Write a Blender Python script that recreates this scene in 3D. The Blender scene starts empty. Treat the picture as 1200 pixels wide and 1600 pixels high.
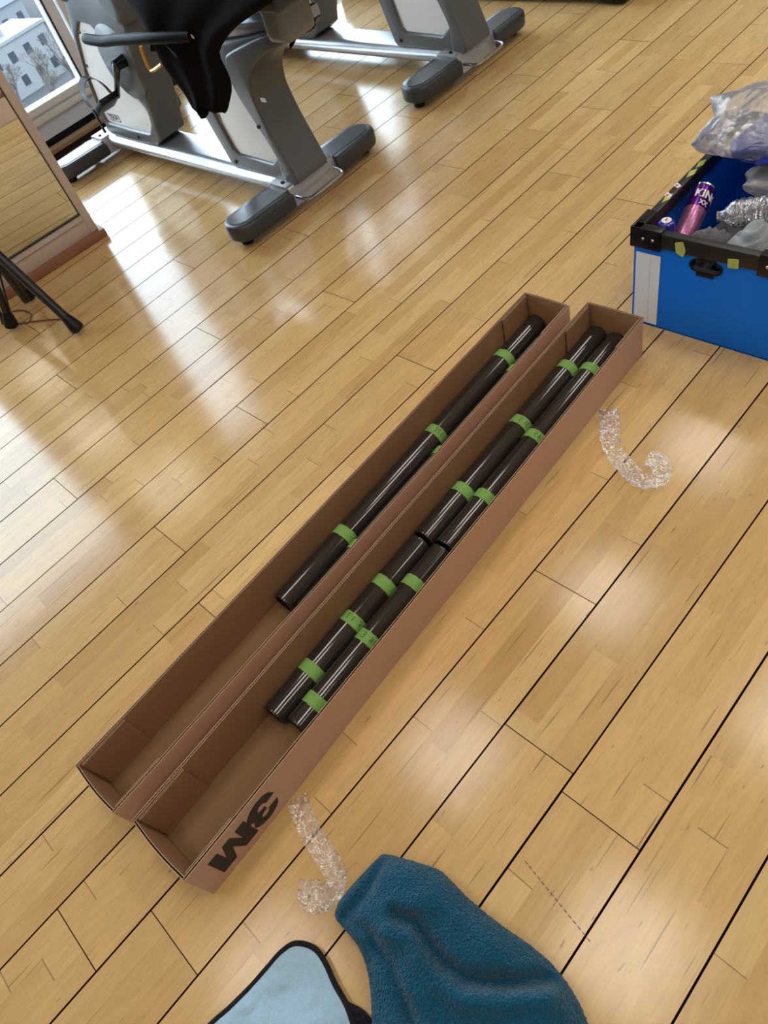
import bpy, bmesh, math, random
from mathutils import Vector, Matrix, noise
random.seed(7)
SC = bpy.context.scene
COL = SC.collection

# ------------------------------------------------------------------ camera, sky, lamps, exposure
cam_d = bpy.data.cameras.new('camera')
cam = bpy.data.objects.new('camera', cam_d); COL.objects.link(cam)
Rr = ((0.65692, -0.71436, -0.24113), (-0.68160, -0.42597, -0.59495), (0.32230, 0.55519, -0.76674))
right, down, fwd = [Vector(r) for r in Rr]
m = Matrix((right, -down, -fwd)).transposed().to_4x4()
m.translation = Vector((0, 0, 1.3))
cam.matrix_world = m
cam_d.sensor_fit = 'VERTICAL'; cam_d.sensor_height = 24.0; cam_d.sensor_width = 18.0
cam_d.lens = 24.0 * 1099.46 / 1600
cam_d.clip_start = 0.02; cam_d.clip_end = 600
SC.camera = cam

world = bpy.data.worlds.new('sky'); SC.world = world; world.use_nodes = True
bg = world.node_tree.nodes['Background']
bg.inputs[0].default_value = (0.72, 0.86, 1.0, 1)
bg.inputs[1].default_value = 9.0

SC.view_settings.view_transform = 'Standard'; SC.view_settings.look = 'None'
SC.view_settings.exposure = 0.14; SC.view_settings.gamma = 1.0
SC.view_settings.use_curve_mapping = False

ROOM = dict(x0=-3.2, x1=8.2, y0=-3.6, y1=4.2, h=2.7)
LAMPS = [(0.62, 1.36), (0.42, 0.15), (1.95, 1.22), (1.85, 0.0), (-0.8, 1.36), (-0.9, 0.1), (3.3, 1.3), (3.3, 0.0),
         (0.4, -1.3), (1.8, -1.3), (4.8, 1.3), (4.8, -0.4)]
LAMP_W = 6.5
for (x, y) in LAMPS:
    L = bpy.data.lights.new('downlight', 'AREA'); L.shape = 'SQUARE'; L.size = 0.5
    L.energy = LAMP_W; L.color = (1.0, 0.94, 0.86)
    o = bpy.data.objects.new('downlight', L); COL.objects.link(o); o.location = (x, y, 2.672)
WINS = [(-1.2, 0.35), (0.41, 1.72), (2.2, 3.12), (3.2, 4.02), (4.25, 5.0), (5.3, 6.4), (6.6, 7.8)]
WZ0, WZ1 = 0.19, 2.45
for (a, b) in WINS:
    L = bpy.data.lights.new('window_portal', 'AREA'); L.shape = 'RECTANGLE'; L.size = b - a; L.size_y = WZ1 - WZ0
    L.cycles.is_portal = True
    o = bpy.data.objects.new('window_portal', L); COL.objects.link(o)
    o.location = ((a + b) / 2, 4.19, (WZ0 + WZ1) / 2); o.rotation_euler = (math.radians(-90), 0, 0)

# ------------------------------------------------------------------ helpers
def srgb(r, g, b):
    f = lambda c: (c / 255 / 12.92) if c / 255 <= .04045 else ((c / 255 + .055) / 1.055) ** 2.4
    return (f(r), f(g), f(b), 1)

def new_mat(name):
    m = bpy.data.materials.new(name); m.use_nodes = True
    return m, m.node_tree, m.node_tree.nodes['Principled BSDF']

def mat(name, col, rough=.5, metal=0, var=.12, scale=20, bump=0, bscale=60, coat=0, sheen=0, spec=.5, stretch=None):
    m, nt, p = new_mat(name)
    N, Lk = nt.nodes, nt.links
    tc = N.new('ShaderNodeTexCoord')
    src = tc.outputs['Object']
    if stretch:
        mp = N.new('ShaderNodeMapping'); mp.inputs['Scale'].default_value = stretch
        Lk.new(src, mp.inputs[0]); src = mp.outputs[0]
    nz = N.new('ShaderNodeTexNoise'); nz.inputs['Scale'].default_value = scale; nz.inputs['Detail'].default_value = 5
    Lk.new(src, nz.inputs['Vector'])
    mx = N.new('ShaderNodeMix'); mx.data_type = 'RGBA'
    mx.inputs[6].default_value = tuple(c * (1 - var) for c in col[:3]) + (1,)
    mx.inputs[7].default_value = tuple(min(1, c * (1 + var)) for c in col[:3]) + (1,)
    Lk.new(nz.outputs[0], mx.inputs[0]); Lk.new(mx.outputs[2], p.inputs['Base Color'])
    p.inputs['Roughness'].default_value = rough; p.inputs['Metallic'].default_value = metal
    p.inputs['Coat Weight'].default_value = coat; p.inputs['Sheen Weight'].default_value = sheen
    p.inputs['Specular IOR Level'].default_value = spec
    if bump:
        n2 = N.new('ShaderNodeTexNoise'); n2.inputs['Scale'].default_value = bscale; n2.inputs['Detail'].default_value = 4
        Lk.new(src, n2.inputs['Vector'])
        bp = N.new('ShaderNodeBump'); bp.inputs['Strength'].default_value = bump; bp.inputs['Distance'].default_value = .003
        Lk.new(n2.outputs[0], bp.inputs['Height']); Lk.new(bp.outputs[0], p.inputs['Normal'])
    return m

def film_mat(name, col, alpha, gloss_rough=.12, bump=.6, bscale=60, gain=1.0):
    """thin clear plastic: mostly see-through, a little milky, glossy creases"""
    m = bpy.data.materials.new(name); m.use_nodes = True
    nt = m.node_tree; N, Lk = nt.nodes, nt.links; N.clear()
    out = N.new('ShaderNodeOutputMaterial')
    tr = N.new('ShaderNodeBsdfTransparent'); tr.inputs[0].default_value = (.97, .98, 1, 1)
    df = N.new('ShaderNodeBsdfDiffuse'); df.inputs[0].default_value = col
    tl = N.new('ShaderNodeBsdfTranslucent'); tl.inputs[0].default_value = col
    gl = N.new('ShaderNodeBsdfGlossy'); gl.inputs['Roughness'].default_value = gloss_rough; gl.inputs[0].default_value = (1, 1, 1, 1)
    tc = N.new('ShaderNodeTexCoord'); nz = N.new('ShaderNodeTexNoise'); nz.inputs['Scale'].default_value = bscale; nz.inputs['Detail'].default_value = 3
    nz.inputs['Distortion'].default_value = 1.2
    Lk.new(tc.outputs['Object'], nz.inputs['Vector'])
    bp = N.new('ShaderNodeBump'); bp.inputs['Strength'].default_value = bump; bp.inputs['Distance'].default_value = .004
    Lk.new(nz.outputs[0], bp.inputs['Height'])
    for s in (df, gl, tl): Lk.new(bp.outputs[0], s.inputs['Normal'])
    a = N.new('ShaderNodeMixShader'); a.inputs[0].default_value = .4; Lk.new(df.outputs[0], a.inputs[1]); Lk.new(tl.outputs[0], a.inputs[2])
    b = N.new('ShaderNodeMixShader'); b.inputs[0].default_value = alpha; Lk.new(tr.outputs[0], b.inputs[1]); Lk.new(a.outputs[0], b.inputs[2])
    fr = N.new('ShaderNodeFresnel'); fr.inputs[0].default_value = 1.5; Lk.new(bp.outputs[0], fr.inputs['Normal'])
    mu = N.new('ShaderNodeMath'); mu.operation = 'MULTIPLY_ADD'; mu.inputs[1].default_value = gain; mu.inputs[2].default_value = .05
    Lk.new(fr.outputs[0], mu.inputs[0])
    c = N.new('ShaderNodeMixShader'); Lk.new(mu.outputs[0], c.inputs[0]); Lk.new(b.outputs[0], c.inputs[1]); Lk.new(gl.outputs[0], c.inputs[2])
    Lk.new(c.outputs[0], out.inputs[0])
    return m

def obj(name, bm, material, parent=None, smooth=True, angle=35, mats=None):
    me = bpy.data.meshes.new(name)
    bmesh.ops.recalc_face_normals(bm, faces=bm.faces)
    bm.to_mesh(me); bm.free()
    for mm in ([material] if not mats else mats): me.materials.append(mm)
    if smooth:
        for p in me.polygons: p.use_smooth = True
        me.set_sharp_from_angle(angle=math.radians(angle))
    o = bpy.data.objects.new(name, me); COL.objects.link(o)
    if parent: o.parent = parent
    return o

def tag(o, label, cat, group=None):
    o['label'] = label; o['category'] = cat
    if group: o['group'] = group
    return o

def thing(name, label, cat, loc=(0, 0, 0), rot=(0, 0, 0), group=None):
    o = bpy.data.objects.new(name, None); COL.objects.link(o)
    o.location = loc; o.rotation_euler = rot
    o.empty_display_size = .05
    return tag(o, label, cat, group)

def struct(name, bm, material, **k):
    o = obj(name, bm, material, **k); o['kind'] = 'structure'; return o

def copy_tree(o, parent=None):
    c = o.copy(); COL.objects.link(c); c.parent = parent
    for ch in list(o.children): copy_tree(ch, c)
    return c

def add_box(bm, x0, x1, y0, y1, z0, z1, bev=0, seg=2, mtx=None):
    r = bmesh.ops.create_cube(bm, size=1)
    vs = r['verts']
    for v in vs:
        v.co = Vector(((x0 + x1) / 2 + v.co.x * (x1 - x0), (y0 + y1) / 2 + v.co.y * (y1 - y0), (z0 + z1) / 2 + v.co.z * (z1 - z0)))
    geom = vs
    if mtx: bmesh.ops.transform(bm, matrix=mtx, verts=vs)
    if bev:
        es = list({e for v in vs for e in v.link_edges})
        bmesh.ops.bevel(bm, geom=es, offset=bev, segments=seg, affect='EDGES', profile=.6)
    return bm

def box(*a, **k):
    return add_box(bmesh.new(), *a, **k)

def add_tube(bm, pts, r, n=12, closed=False, caps=True):
    pts = [Vector(p) for p in pts]; N = len(pts)
    rs = r if isinstance(r, (list, tuple)) else [r] * N
    rings = []; up = None
    for i, p in enumerate(pts):
        if closed: t = pts[(i + 1) % N] - pts[i - 1]
        else: t = pts[min(i + 1, N - 1)] - pts[max(i - 1, 0)]
        t.normalize()
        if up is None:
            up = Vector((0, 0, 1)) if abs(t.z) < .9 else Vector((1, 0, 0))
        u = (up - t * up.dot(t)).normalized(); w = t.cross(u); up = u
        rings.append([bm.verts.new(p + (u * math.cos(a) + w * math.sin(a)) * rs[i]) for a in [2 * math.pi * k / n for k in range(n)]])
    for i in range(N if closed else N - 1):
        A, B = rings[i], rings[(i + 1) % N]
        for k in range(n): bm.faces.new((A[k], A[(k + 1) % n], B[(k + 1) % n], B[k]))
    if caps and not closed:
        bm.faces.new(rings[0]); bm.faces.new(rings[-1])
    return bm

def tube(pts, r, n=12, **k): return add_tube(bmesh.new(), pts, r, n, **k)

def smooth_path(pts, sub=6):
    pts = [Vector(p) for p in pts]; out = []
    for i in range(len(pts) - 1):
        p0, p1, p2, p3 = pts[max(i - 1, 0)], pts[i], pts[i + 1], pts[min(i + 2, len(pts) - 1)]
        for k in range(sub):
            t = k / sub
            out.append(.5 * ((2 * p1) + (p2 - p0) * t + (2 * p0 - 5 * p1 + 4 * p2 - p3) * t * t + (3 * p1 - p0 - 3 * p2 + p3) * t ** 3))
    out.append(pts[-1]); return out

def lathe(prof, n=32, axis='z', mtx=None, bm=None):
    bm = bm or bmesh.new(); rings = []
    for (r, z) in prof:
        rings.append([bm.verts.new((r * math.cos(2 * math.pi * k / n), r * math.sin(2 * math.pi * k / n), z)) for k in range(n)])
    for A, B in zip(rings, rings[1:]):
        for k in range(n): bm.faces.new((A[k], A[(k + 1) % n], B[(k + 1) % n], B[k]))
    if prof[0][0] > 1e-4: pass
    bm2 = bm
    vs = [v for ring in rings for v in ring]
    bmesh.ops.remove_doubles(bm2, verts=vs, dist=1e-6)
    if mtx: bmesh.ops.transform(bm2, matrix=mtx, verts=[v for v in vs if v.is_valid])
    return bm2

def prism(outer, x0, x1, holes=(), bev=0, seg=2, axes='yz', maxang=25):
    """polygon in (a,b) extruded along the third axis; holes allowed"""
    bm = bmesh.new(); edges = []
    def P(a, b, t):
        return {'yz': (t, a, b), 'xz': (a, t, b), 'xy': (a, b, t)}[axes]
    for loop in (outer, *holes):
        vs = [bm.verts.new(P(a, b, x0)) for a, b in loop]
        for i in range(len(vs)): edges.append(bm.edges.new((vs[i], vs[(i + 1) % len(vs)])))
    bmesh.ops.triangle_fill(bm, edges=edges, use_beauty=True)
    bmesh.ops.dissolve_limit(bm, angle_limit=.01, verts=bm.verts, edges=bm.edges) if not holes else None
    r = bmesh.ops.extrude_face_region(bm, geom=list(bm.faces))
    d = Vector(P(0, 0, x1 - x0))
    for g in r['geom']:
        if isinstance(g, bmesh.types.BMVert): g.co += d
    bmesh.ops.recalc_face_normals(bm, faces=bm.faces)
    if bev:
        es = [e for e in bm.edges if len(e.link_faces) == 2 and e.calc_face_angle(0) > math.radians(60) and abs(abs((e.verts[0].co - e.verts[1].co).normalized().dot(Vector(P(0, 0, 1)))) - 1) > .1]
        bmesh.ops.bevel(bm, geom=es, offset=bev, segments=seg, affect='EDGES', profile=.5, clamp_overlap=True)
    return bm

def curve_loop(pts, sub=5):
    n = len(pts); out = []
    P = [Vector((a, b, 0)) for a, b in pts]
    for i in range(n):
        p0, p1, p2, p3 = P[i - 1], P[i], P[(i + 1) % n], P[(i + 2) % n]
        for k in range(sub):
            t = k / sub
            q = .5 * ((2 * p1) + (p2 - p0) * t + (2 * p0 - 5 * p1 + 4 * p2 - p3) * t * t + (3 * p1 - p0 - 3 * p2 + p3) * t ** 3)
            out.append((q.x, q.y))
    return out

def round_loop(pts, r=.02, seg=4):
    """rounds the corners of a polygon"""
    n = len(pts); out = []
    for i in range(n):
        p = Vector(pts[i]); a = Vector(pts[i - 1]) - p; b = Vector(pts[(i + 1) % n]) - p
        ra = min(r, a.length * .45, b.length * .45)
        A = p + a.normalized() * ra; B = p + b.normalized() * ra
        for k in range(seg + 1):
            t = k / seg
            q = A * (1 - t) ** 2 + p * 2 * t * (1 - t) + B * t * t
            out.append((q.x, q.y))
    return out

def text_mesh(name, s, size, material, parent, mtx, depth=.0003, bold=0):
    cu = bpy.data.curves.new(name, 'FONT'); cu.body = s; cu.size = size; cu.extrude = depth; cu.offset = bold
    cu.align_x = 'CENTER'; cu.align_y = 'CENTER'
    o = bpy.data.objects.new('tmp', cu); COL.objects.link(o)
    dg = bpy.context.evaluated_depsgraph_get()
    me = bpy.data.meshes.new_from_object(o.evaluated_get(dg))
    bpy.data.objects.remove(o); me.name = name
    me.materials.clear(); me.materials.append(material)
    t = bpy.data.objects.new(name, me); COL.objects.link(t)
    if parent: t.parent = parent
    me.transform(mtx)
    return t

def nz(p, s=1.0, seed=0):
    return noise.noise(Vector((p[0] * s + seed * 13.1, p[1] * s - seed * 7.7, (p[2] if len(p) > 2 else 0) * s + seed)))

def seg_dist(p, a, b):
    ax, ay = a; bx, by = b; dx, dy = bx - ax, by - ay
    t = max(0, min(1, ((p[0] - ax) * dx + (p[1] - ay) * dy) / (dx * dx + dy * dy + 1e-12)))
    return math.hypot(p[0] - ax - t * dx, p[1] - ay - t * dy)

def poly_dist(p, pl):
    return min(seg_dist(p, pl[i], pl[i + 1]) for i in range(len(pl) - 1))

# ------------------------------------------------------------------ materials
def plank_material():
    m, nt, p = new_mat('maple_plank'); N, Lk = nt.nodes, nt.links
    def math_(op, a, b=None, c=None):
        n = N.new('ShaderNodeMath'); n.operation = op
        for i, v in enumerate((a, b, c)):
            if v is None: continue
            if isinstance(v, (int, float)): n.inputs[i].default_value = v
            else: Lk.new(v, n.inputs[i])
        return n.outputs[0]
    tc = N.new('ShaderNodeTexCoord'); oi = N.new('ShaderNodeObjectInfo')
    sp = N.new('ShaderNodeSeparateXYZ'); Lk.new(tc.outputs['Object'], sp.inputs[0])
    rnd = oi.outputs['Random']
    # three strips per board, staves of varying length along each
    sy = math_('FLOOR', math_('DIVIDE', math_('ADD', sp.outputs[1], .0745), .0497))
    cx = N.new('ShaderNodeCombineXYZ'); Lk.new(sy, cx.inputs[0]); Lk.new(math_('MULTIPLY', rnd, 97.3), cx.inputs[1])
    w1 = N.new('ShaderNodeTexWhiteNoise'); w1.noise_dimensions = '2D'; Lk.new(cx.outputs[0], w1.inputs['Vector'])
    ux = math_('ADD', math_('DIVIDE', sp.outputs[0], .46), math_('MULTIPLY', w1.outputs[0], 9.0))
    sx = math_('FLOOR', ux)
    c2 = N.new('ShaderNodeCombineXYZ'); Lk.new(sx, c2.inputs[0]); Lk.new(sy, c2.inputs[1]); Lk.new(math_('MULTIPLY', rnd, 31.7), c2.inputs[2])
    w2 = N.new('ShaderNodeTexWhiteNoise'); Lk.new(c2.outputs[0], w2.inputs['Vector'])
    rp = N.new('ShaderNodeValToRGB'); Lk.new(w2.outputs[0], rp.inputs[0])
    e = rp.color_ramp.elements
    e[0].position = 0; e[0].color = (.515, .32, .13, 1)
    e[1].position = 1; e[1].color = (.645, .44, .20, 1)
    for pos, c in ((.10, (.55, .35, .148, 1)), (.45, (.59, .383, .165, 1)), (.88, (.61, .40, .177, 1))):
        x = e.new(pos); x.color = c
    # grain
    off = N.new('ShaderNodeVectorMath'); off.operation = 'ADD'
    cb = N.new('ShaderNodeCombineXYZ'); Lk.new(math_('MULTIPLY', w2.outputs[0], 11), cb.inputs[0]); Lk.new(math_('MULTIPLY', rnd, 23), cb.inputs[1])
    Lk.new(tc.outputs['Object'], off.inputs[0]); Lk.new(cb.outputs[0], off.inputs[1])
    mp = N.new('ShaderNodeMapping'); mp.inputs['Scale'].default_value = (3, 40, 1); Lk.new(off.outputs[0], mp.inputs[0])
    g = N.new('ShaderNodeTexNoise'); g.inputs['Scale'].default_value = 3; g.inputs['Detail'].default_value = 8; g.inputs['Distortion'].default_value = .8
    Lk.new(mp.outputs[0], g.inputs['Vector'])
    mp3 = N.new('ShaderNodeMapping'); mp3.inputs['Scale'].default_value = (1.6, 5, 1); Lk.new(off.outputs[0], mp3.inputs[0])
    g3 = N.new('ShaderNodeTexNoise'); g3.inputs['Scale'].default_value = 5; g3.inputs['Detail'].default_value = 4; g3.inputs['Distortion'].default_value = 1.5
    Lk.new(mp3.outputs[0], g3.inputs['Vector'])
    gv = math_('MULTIPLY_ADD', g.outputs[0], .30, .85)
    gv = math_('MULTIPLY', gv, math_('MULTIPLY_ADD', g3.outputs[0], .28, .86))
    # dark flecks, elongated along the grain
    mp2 = N.new('ShaderNodeMapping'); mp2.inputs['Scale'].default_value = (28, 120, 1); Lk.new(off.outputs[0], mp2.inputs[0])
    f = N.new('ShaderNodeTexNoise'); f.inputs['Scale'].default_value = 1.1; f.inputs['Detail'].default_value = 1; Lk.new(mp2.outputs[0], f.inputs['Vector'])
    fl = N.new('ShaderNodeMapRange'); fl.inputs[1].default_value = .72; fl.inputs[2].default_value = .82; fl.inputs[3].default_value = 0; fl.inputs[4].default_value = .5
    Lk.new(f.outputs[0], fl.inputs[0])
    # scratches: thin lines in rotated noise
    scr = None
    for ang, sc in ((.5, 1.0), (-.9, 1.3), (1.9, .9)):
        mq = N.new('ShaderNodeMapping'); mq.inputs['Rotation'].default_value = (0, 0, ang); mq.inputs['Scale'].default_value = (5 * sc, 160 * sc, 1)
        Lk.new(off.outputs[0], mq.inputs[0])
        s_ = N.new('ShaderNodeTexNoise'); s_.inputs['Scale'].default_value = 1; s_.inputs['Detail'].default_value = 0; Lk.new(mq.outputs[0], s_.inputs['Vector'])
        mr = N.new('ShaderNodeMapRange'); mr.inputs[1].default_value = .79; mr.inputs[2].default_value = .84; mr.inputs[3].default_value = 0; mr.inputs[4].default_value = .45
        Lk.new(s_.outputs[0], mr.inputs[0])
        scr = mr.outputs[0] if scr is None else math_('MAXIMUM', scr, mr.outputs[0])
    # butt joints of staves
    fr = math_('FRACT', ux)
    bj = math_('MULTIPLY', math_('LESS_THAN', fr, .004), math_('GREATER_THAN', w2.outputs[0], .45))
    bj = math_('MULTIPLY', bj, .55)
    dk = math_('MAXIMUM', math_('MAXIMUM', fl.outputs[0], scr), bj)
    v = math_('MULTIPLY', gv, math_('SUBTRACT', 1, dk))
    v = math_('MULTIPLY', v, math_('MULTIPLY_ADD', rnd, .10, .95))
    hv = N.new('ShaderNodeVectorMath'); hv.operation = 'SCALE'; Lk.new(rp.outputs[0], hv.inputs[0]); Lk.new(v, hv.inputs['Scale'])
    Lk.new(hv.outputs[0], p.inputs['Base Color'])
    rn = N.new('ShaderNodeTexNoise'); rn.inputs['Scale'].default_value = 6; Lk.new(off.outputs[0], rn.inputs['Vector'])
    rr = math_('MULTIPLY_ADD', rn.outputs[0], .05, .135)
    Lk.new(rr, p.inputs['Roughness'])
    p.inputs['IOR'].default_value = 1.46
    bp = N.new('ShaderNodeBump'); bp.inputs['Strength'].default_value = .05; bp.inputs['Distance'].default_value = .0004
    Lk.new(math_('SUBTRACT', g.outputs[0], dk), bp.inputs['Height']); Lk.new(bp.outputs[0], p.inputs['Normal'])
    return m

M_plank = plank_material()
M_sub = mat('dark_subfloor', srgb(34, 12, 10), .9, spec=.1)
M_white = mat('painted_white', srgb(225, 225, 222), .6, var=.03, scale=4)
M_ceil = mat('ceiling_white', srgb(235, 232, 226), .8, var=.03, scale=4)
M_wallp = mat('wall_paint', srgb(214, 206, 194), .7, var=.04, scale=3)
M_alu = mat('window_aluminium', srgb(228, 232, 238), .35, metal=0, var=.04)
M_spandrel = mat('pale_blue_panel', srgb(222, 230, 246), .4, var=.03)
M_dark = mat('black_gasket', srgb(28, 26, 28), .6)
M_scuff = mat('scuff_brown', srgb(104, 72, 46), .5)
M_oak = mat('oak_strip', srgb(168, 142, 104), .5, var=.2, scale=30, stretch=(1, 14, 14))
M_redwood = mat('red_brown_wood', srgb(146, 100, 74), .5, var=.45, scale=8, stretch=(1, 25, 25))
M_mframe = mat('brushed_frame', srgb(204, 190, 182), .4, metal=.25, var=.06, scale=40, stretch=(1, 1, .2))
M_mirror, _nt, _p = new_mat('mirror_glass'); _p.inputs['Metallic'].default_value = 1; _p.inputs['Roughness'].default_value = .015; _p.inputs['Base Color'].default_value = (.80, .84, .78, 1)
M_card_in_shaded = mat('kraft_inner_shaded', srgb(152, 114, 82), .85, var=.10, scale=9, bump=.15, bscale=300, stretch=(1, 3, 3))  # same board as outside, darkened in colour for the shade inside the trays
M_card_bot_shaded = mat('kraft_bottom_shaded', srgb(128, 98, 66), .9, var=.08, scale=9)  # darker copy of the kraft, shade on the tray floor put into its colour
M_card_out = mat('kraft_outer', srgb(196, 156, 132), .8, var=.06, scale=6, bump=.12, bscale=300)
M_card_edge = mat('kraft_edge', srgb(214, 184, 152), .9, var=.2, scale=200)
M_flute = mat('kraft_flute', srgb(96, 66, 48), .95, var=.1)
M_ink = mat('black_print', srgb(30, 26, 30), .6, var=.1)
M_staple = mat('steel_staple', srgb(190, 180, 170), .3, metal=1)
M_roll = mat('black_film_roll', (.026, .021, .018, 1), .085, var=.25, scale=3, bump=.012, bscale=14, spec=.62, stretch=(.25, 1, 1))
M_core = mat('roll_core_black', srgb(14, 12, 12), .6)
M_tape = mat('green_masking_tape', srgb(118, 166, 84), .75, var=.14, scale=160, bump=.4, bscale=500)
M_pen = mat('pen_ink', srgb(34, 40, 30), .6)
M_grey = mat('bike_grey_plastic', srgb(92, 95, 98), .34, var=.05, scale=8, bump=.05, bscale=700, coat=.1)
M_greyd = mat('bike_dark_grey_plastic', srgb(54, 58, 63), .34, var=.06, scale=8, bump=.05, bscale=500)
M_panel = mat('bike_white_panel', srgb(236, 238, 236), .3, var=.02, scale=4)
M_silver = mat('bike_silver_paint', srgb(176, 178, 182), .30, metal=.6, var=.05, scale=30)
M_inlay = mat('foot_inlay', srgb(84, 88, 94), .2, var=.05)
M_silver2 = mat('carriage_grey', srgb(120, 122, 122), .32, var=.08, scale=10)
M_steel = mat('steel_rod', srgb(185, 185, 188), .22, metal=1, var=.04)
M_rubber = mat('black_rubber', srgb(18, 18, 20), .45, var=.15, spec=.25)
M_foam = mat('black_foam_grip', srgb(12, 12, 18), .5, var=.1, spec=.08)
M_gloss = mat('black_gloss_metal', srgb(24, 24, 28), .22, metal=.3, var=.1)
M_yellow = mat('yellow_brass_lever', srgb(214, 160, 60), .3, metal=.4, var=.1)
M_coat = mat('black_jersey', (.0055, .005, .006, 1), .95, var=.3, scale=12, bump=.2, bscale=400, spec=.08)
M_zip = mat('zip_metal', srgb(150, 150, 150), .3, metal=1)
M_tripod = mat('black_tripod_tube', srgb(20, 19, 21), .38, var=.2, scale=10)
M_cable = mat('brown_cable', srgb(120, 92, 66), .6)
M_blue = mat('blue_corrugated_plastic', srgb(0, 112, 228), .45, spec=.25, var=.10, scale=7, bump=.12, bscale=40, stretch=(1, 1, .25))
M_binrim = mat('black_rim_plastic', srgb(26, 25, 27), .4, var=.3, scale=40, bump=.15, bscale=150)
M_paper = mat('white_paper', srgb(222, 228, 240), .7, var=.03)
M_lime = mat('lime_tape_scrap', srgb(170, 180, 92), .7, var=.3, scale=90)
M_red = mat('red_print', srgb(200, 40, 40), .6)
M_can = mat('purple_can', srgb(88, 30, 130), .22, metal=.75, var=.15, scale=12)
M_canlow = mat('speckled_pink_can', srgb(166, 110, 150), .28, metal=.7, var=.8, scale=230)
M_canlid = mat('can_lid', srgb(205, 205, 208), .2, metal=1)
M_navycap = mat('navy_cap', srgb(42, 38, 150), .25, var=.1, coat=.4)
M_cloth_d = mat('dark_grey_cloth', srgb(88, 90, 96), .95, var=.12, scale=60, bump=.5, bscale=500, sheen=.3)
M_cloth_l = mat('grey_jersey_cloth', srgb(140, 148, 152), .95, var=.1, scale=60, bump=.5, bscale=500, sheen=.3)
M_navy = mat('navy_fabric', srgb(16, 34, 150), .9, var=.25, scale=18, sheen=.2)
M_green = mat('green_fabric', srgb(130, 150, 50), .9, var=.2)
M_bag = film_mat('thin_plastic_bag', (.90, .93, .98, 1), .27, .30, .4, 45)
M_clear = film_mat('clear_packing_tape', (.95, .93, .92, 1), .05, .16, .8, 130)
M_teal = mat('teal_terry', srgb(10, 78, 106), .97, var=.55, scale=330, bump=1.0, bscale=300, sheen=.25, spec=.05)
M_sky = mat('light_blue_microfibre', srgb(168, 202, 228), .95, var=.08, scale=150, bump=.7, bscale=600, sheen=.2, spec=.1)
M_fuzz = mat('black_plush', srgb(24, 20, 32), 1.0, var=.8, scale=300, bump=1.0, bscale=500, sheen=.2, spec=.1)
M_edge = mat('black_binding', srgb(18, 16, 24), .95, var=.4, scale=300, bump=.6, bscale=500)

M_pet = film_mat('clear_bottle', (.93, .95, 1, 1), .10, .06, .5, 60, gain=2.6)
def glass_mat():
    m = bpy.data.materials.new('window_glass'); m.use_nodes = True
    nt = m.node_tree; N, Lk = nt.nodes, nt.links; N.clear()
    out = N.new('ShaderNodeOutputMaterial'); tr = N.new('ShaderNodeBsdfTransparent'); tr.inputs[0].default_value = (.95, .98, .98, 1)
    gl = N.new('ShaderNodeBsdfGlossy'); gl.inputs['Roughness'].default_value = .02
    fr = N.new('ShaderNodeFresnel'); fr.inputs[0].default_value = 1.3
    mx = N.new('ShaderNodeMixShader'); Lk.new(fr.outputs[0], mx.inputs[0]); Lk.new(tr.outputs[0], mx.inputs[1]); Lk.new(gl.outputs[0], mx.inputs[2])
    Lk.new(mx.outputs[0], out.inputs[0]); return m
M_glass = glass_mat()

# ------------------------------------------------------------------ room
R_ = ROOM
SCUFF = ((0.1357, 0.2355), (0.1059, 0.0891))
floor = struct('floor', box(R_['x0'], R_['x1'], R_['y0'], R_['y1'] + .25, -.12, -.010), M_sub)
W = 0.149429; Y0 = 0.401181; LEN = 1.782
known = {0: .61, 1: -.357, -1: None, -2: None}
# row index k spans Y0+k*W .. Y0+(k+1)*W ; joint x per row
joints = {0: .61, 1: -.357, -1: None, -2: .266, 4: 1.884, 5: .99, 6: .174, 7: .595, 8: 1.118, 9: .097, 10: .775, 3: .30, 2: 1.30,
          -3: -.55, 11: 1.33, 12: .36, 13: 1.0, 14: .2}
gap = .0036
pm = None
k0 = math.ceil((-2.3 - Y0) / W); k1 = math.floor((4.10 - Y0) / W)
for k in range(k0, k1):
    jx = joints.get(k)
    if jx is None: jx = random.uniform(0, LEN)
    x = jx - LEN * math.ceil((jx + 2.1) / LEN)
    while x < 6.6:
        if pm is None:
            p = obj('plank', box(-LEN / 2 + .0009, LEN / 2 - .0009, -W / 2 + gap / 2, W / 2 - gap / 2, -.012, 0), M_plank, floor, smooth=False)
            pm = p.data; pm.materials.append(M_sub)
            for f_ in pm.polygons:
                if f_.normal.z < .5: f_.material_index = 1
        else:
            p = bpy.data.objects.new('plank', pm); COL.objects.link(p); p.parent = floor
        p.location = (x + LEN / 2, Y0 + (k + .5) * W + random.uniform(-.0003, .0003), random.uniform(-.0004, 0))
        x += LEN
# outside the laid boards the floor goes on as one surface
bm = bmesh.new()
add_box(bm, 6.6 , R_['x1'], R_['y0'], 4.1, -.011, -.0012)
add_box(bm, R_['x0'], 6.6, R_['y0'], Y0 + k0 * W - .003, -.011, -.0012)
ff = obj('far_boards', bm, M_plank, floor, smooth=False)

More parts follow.
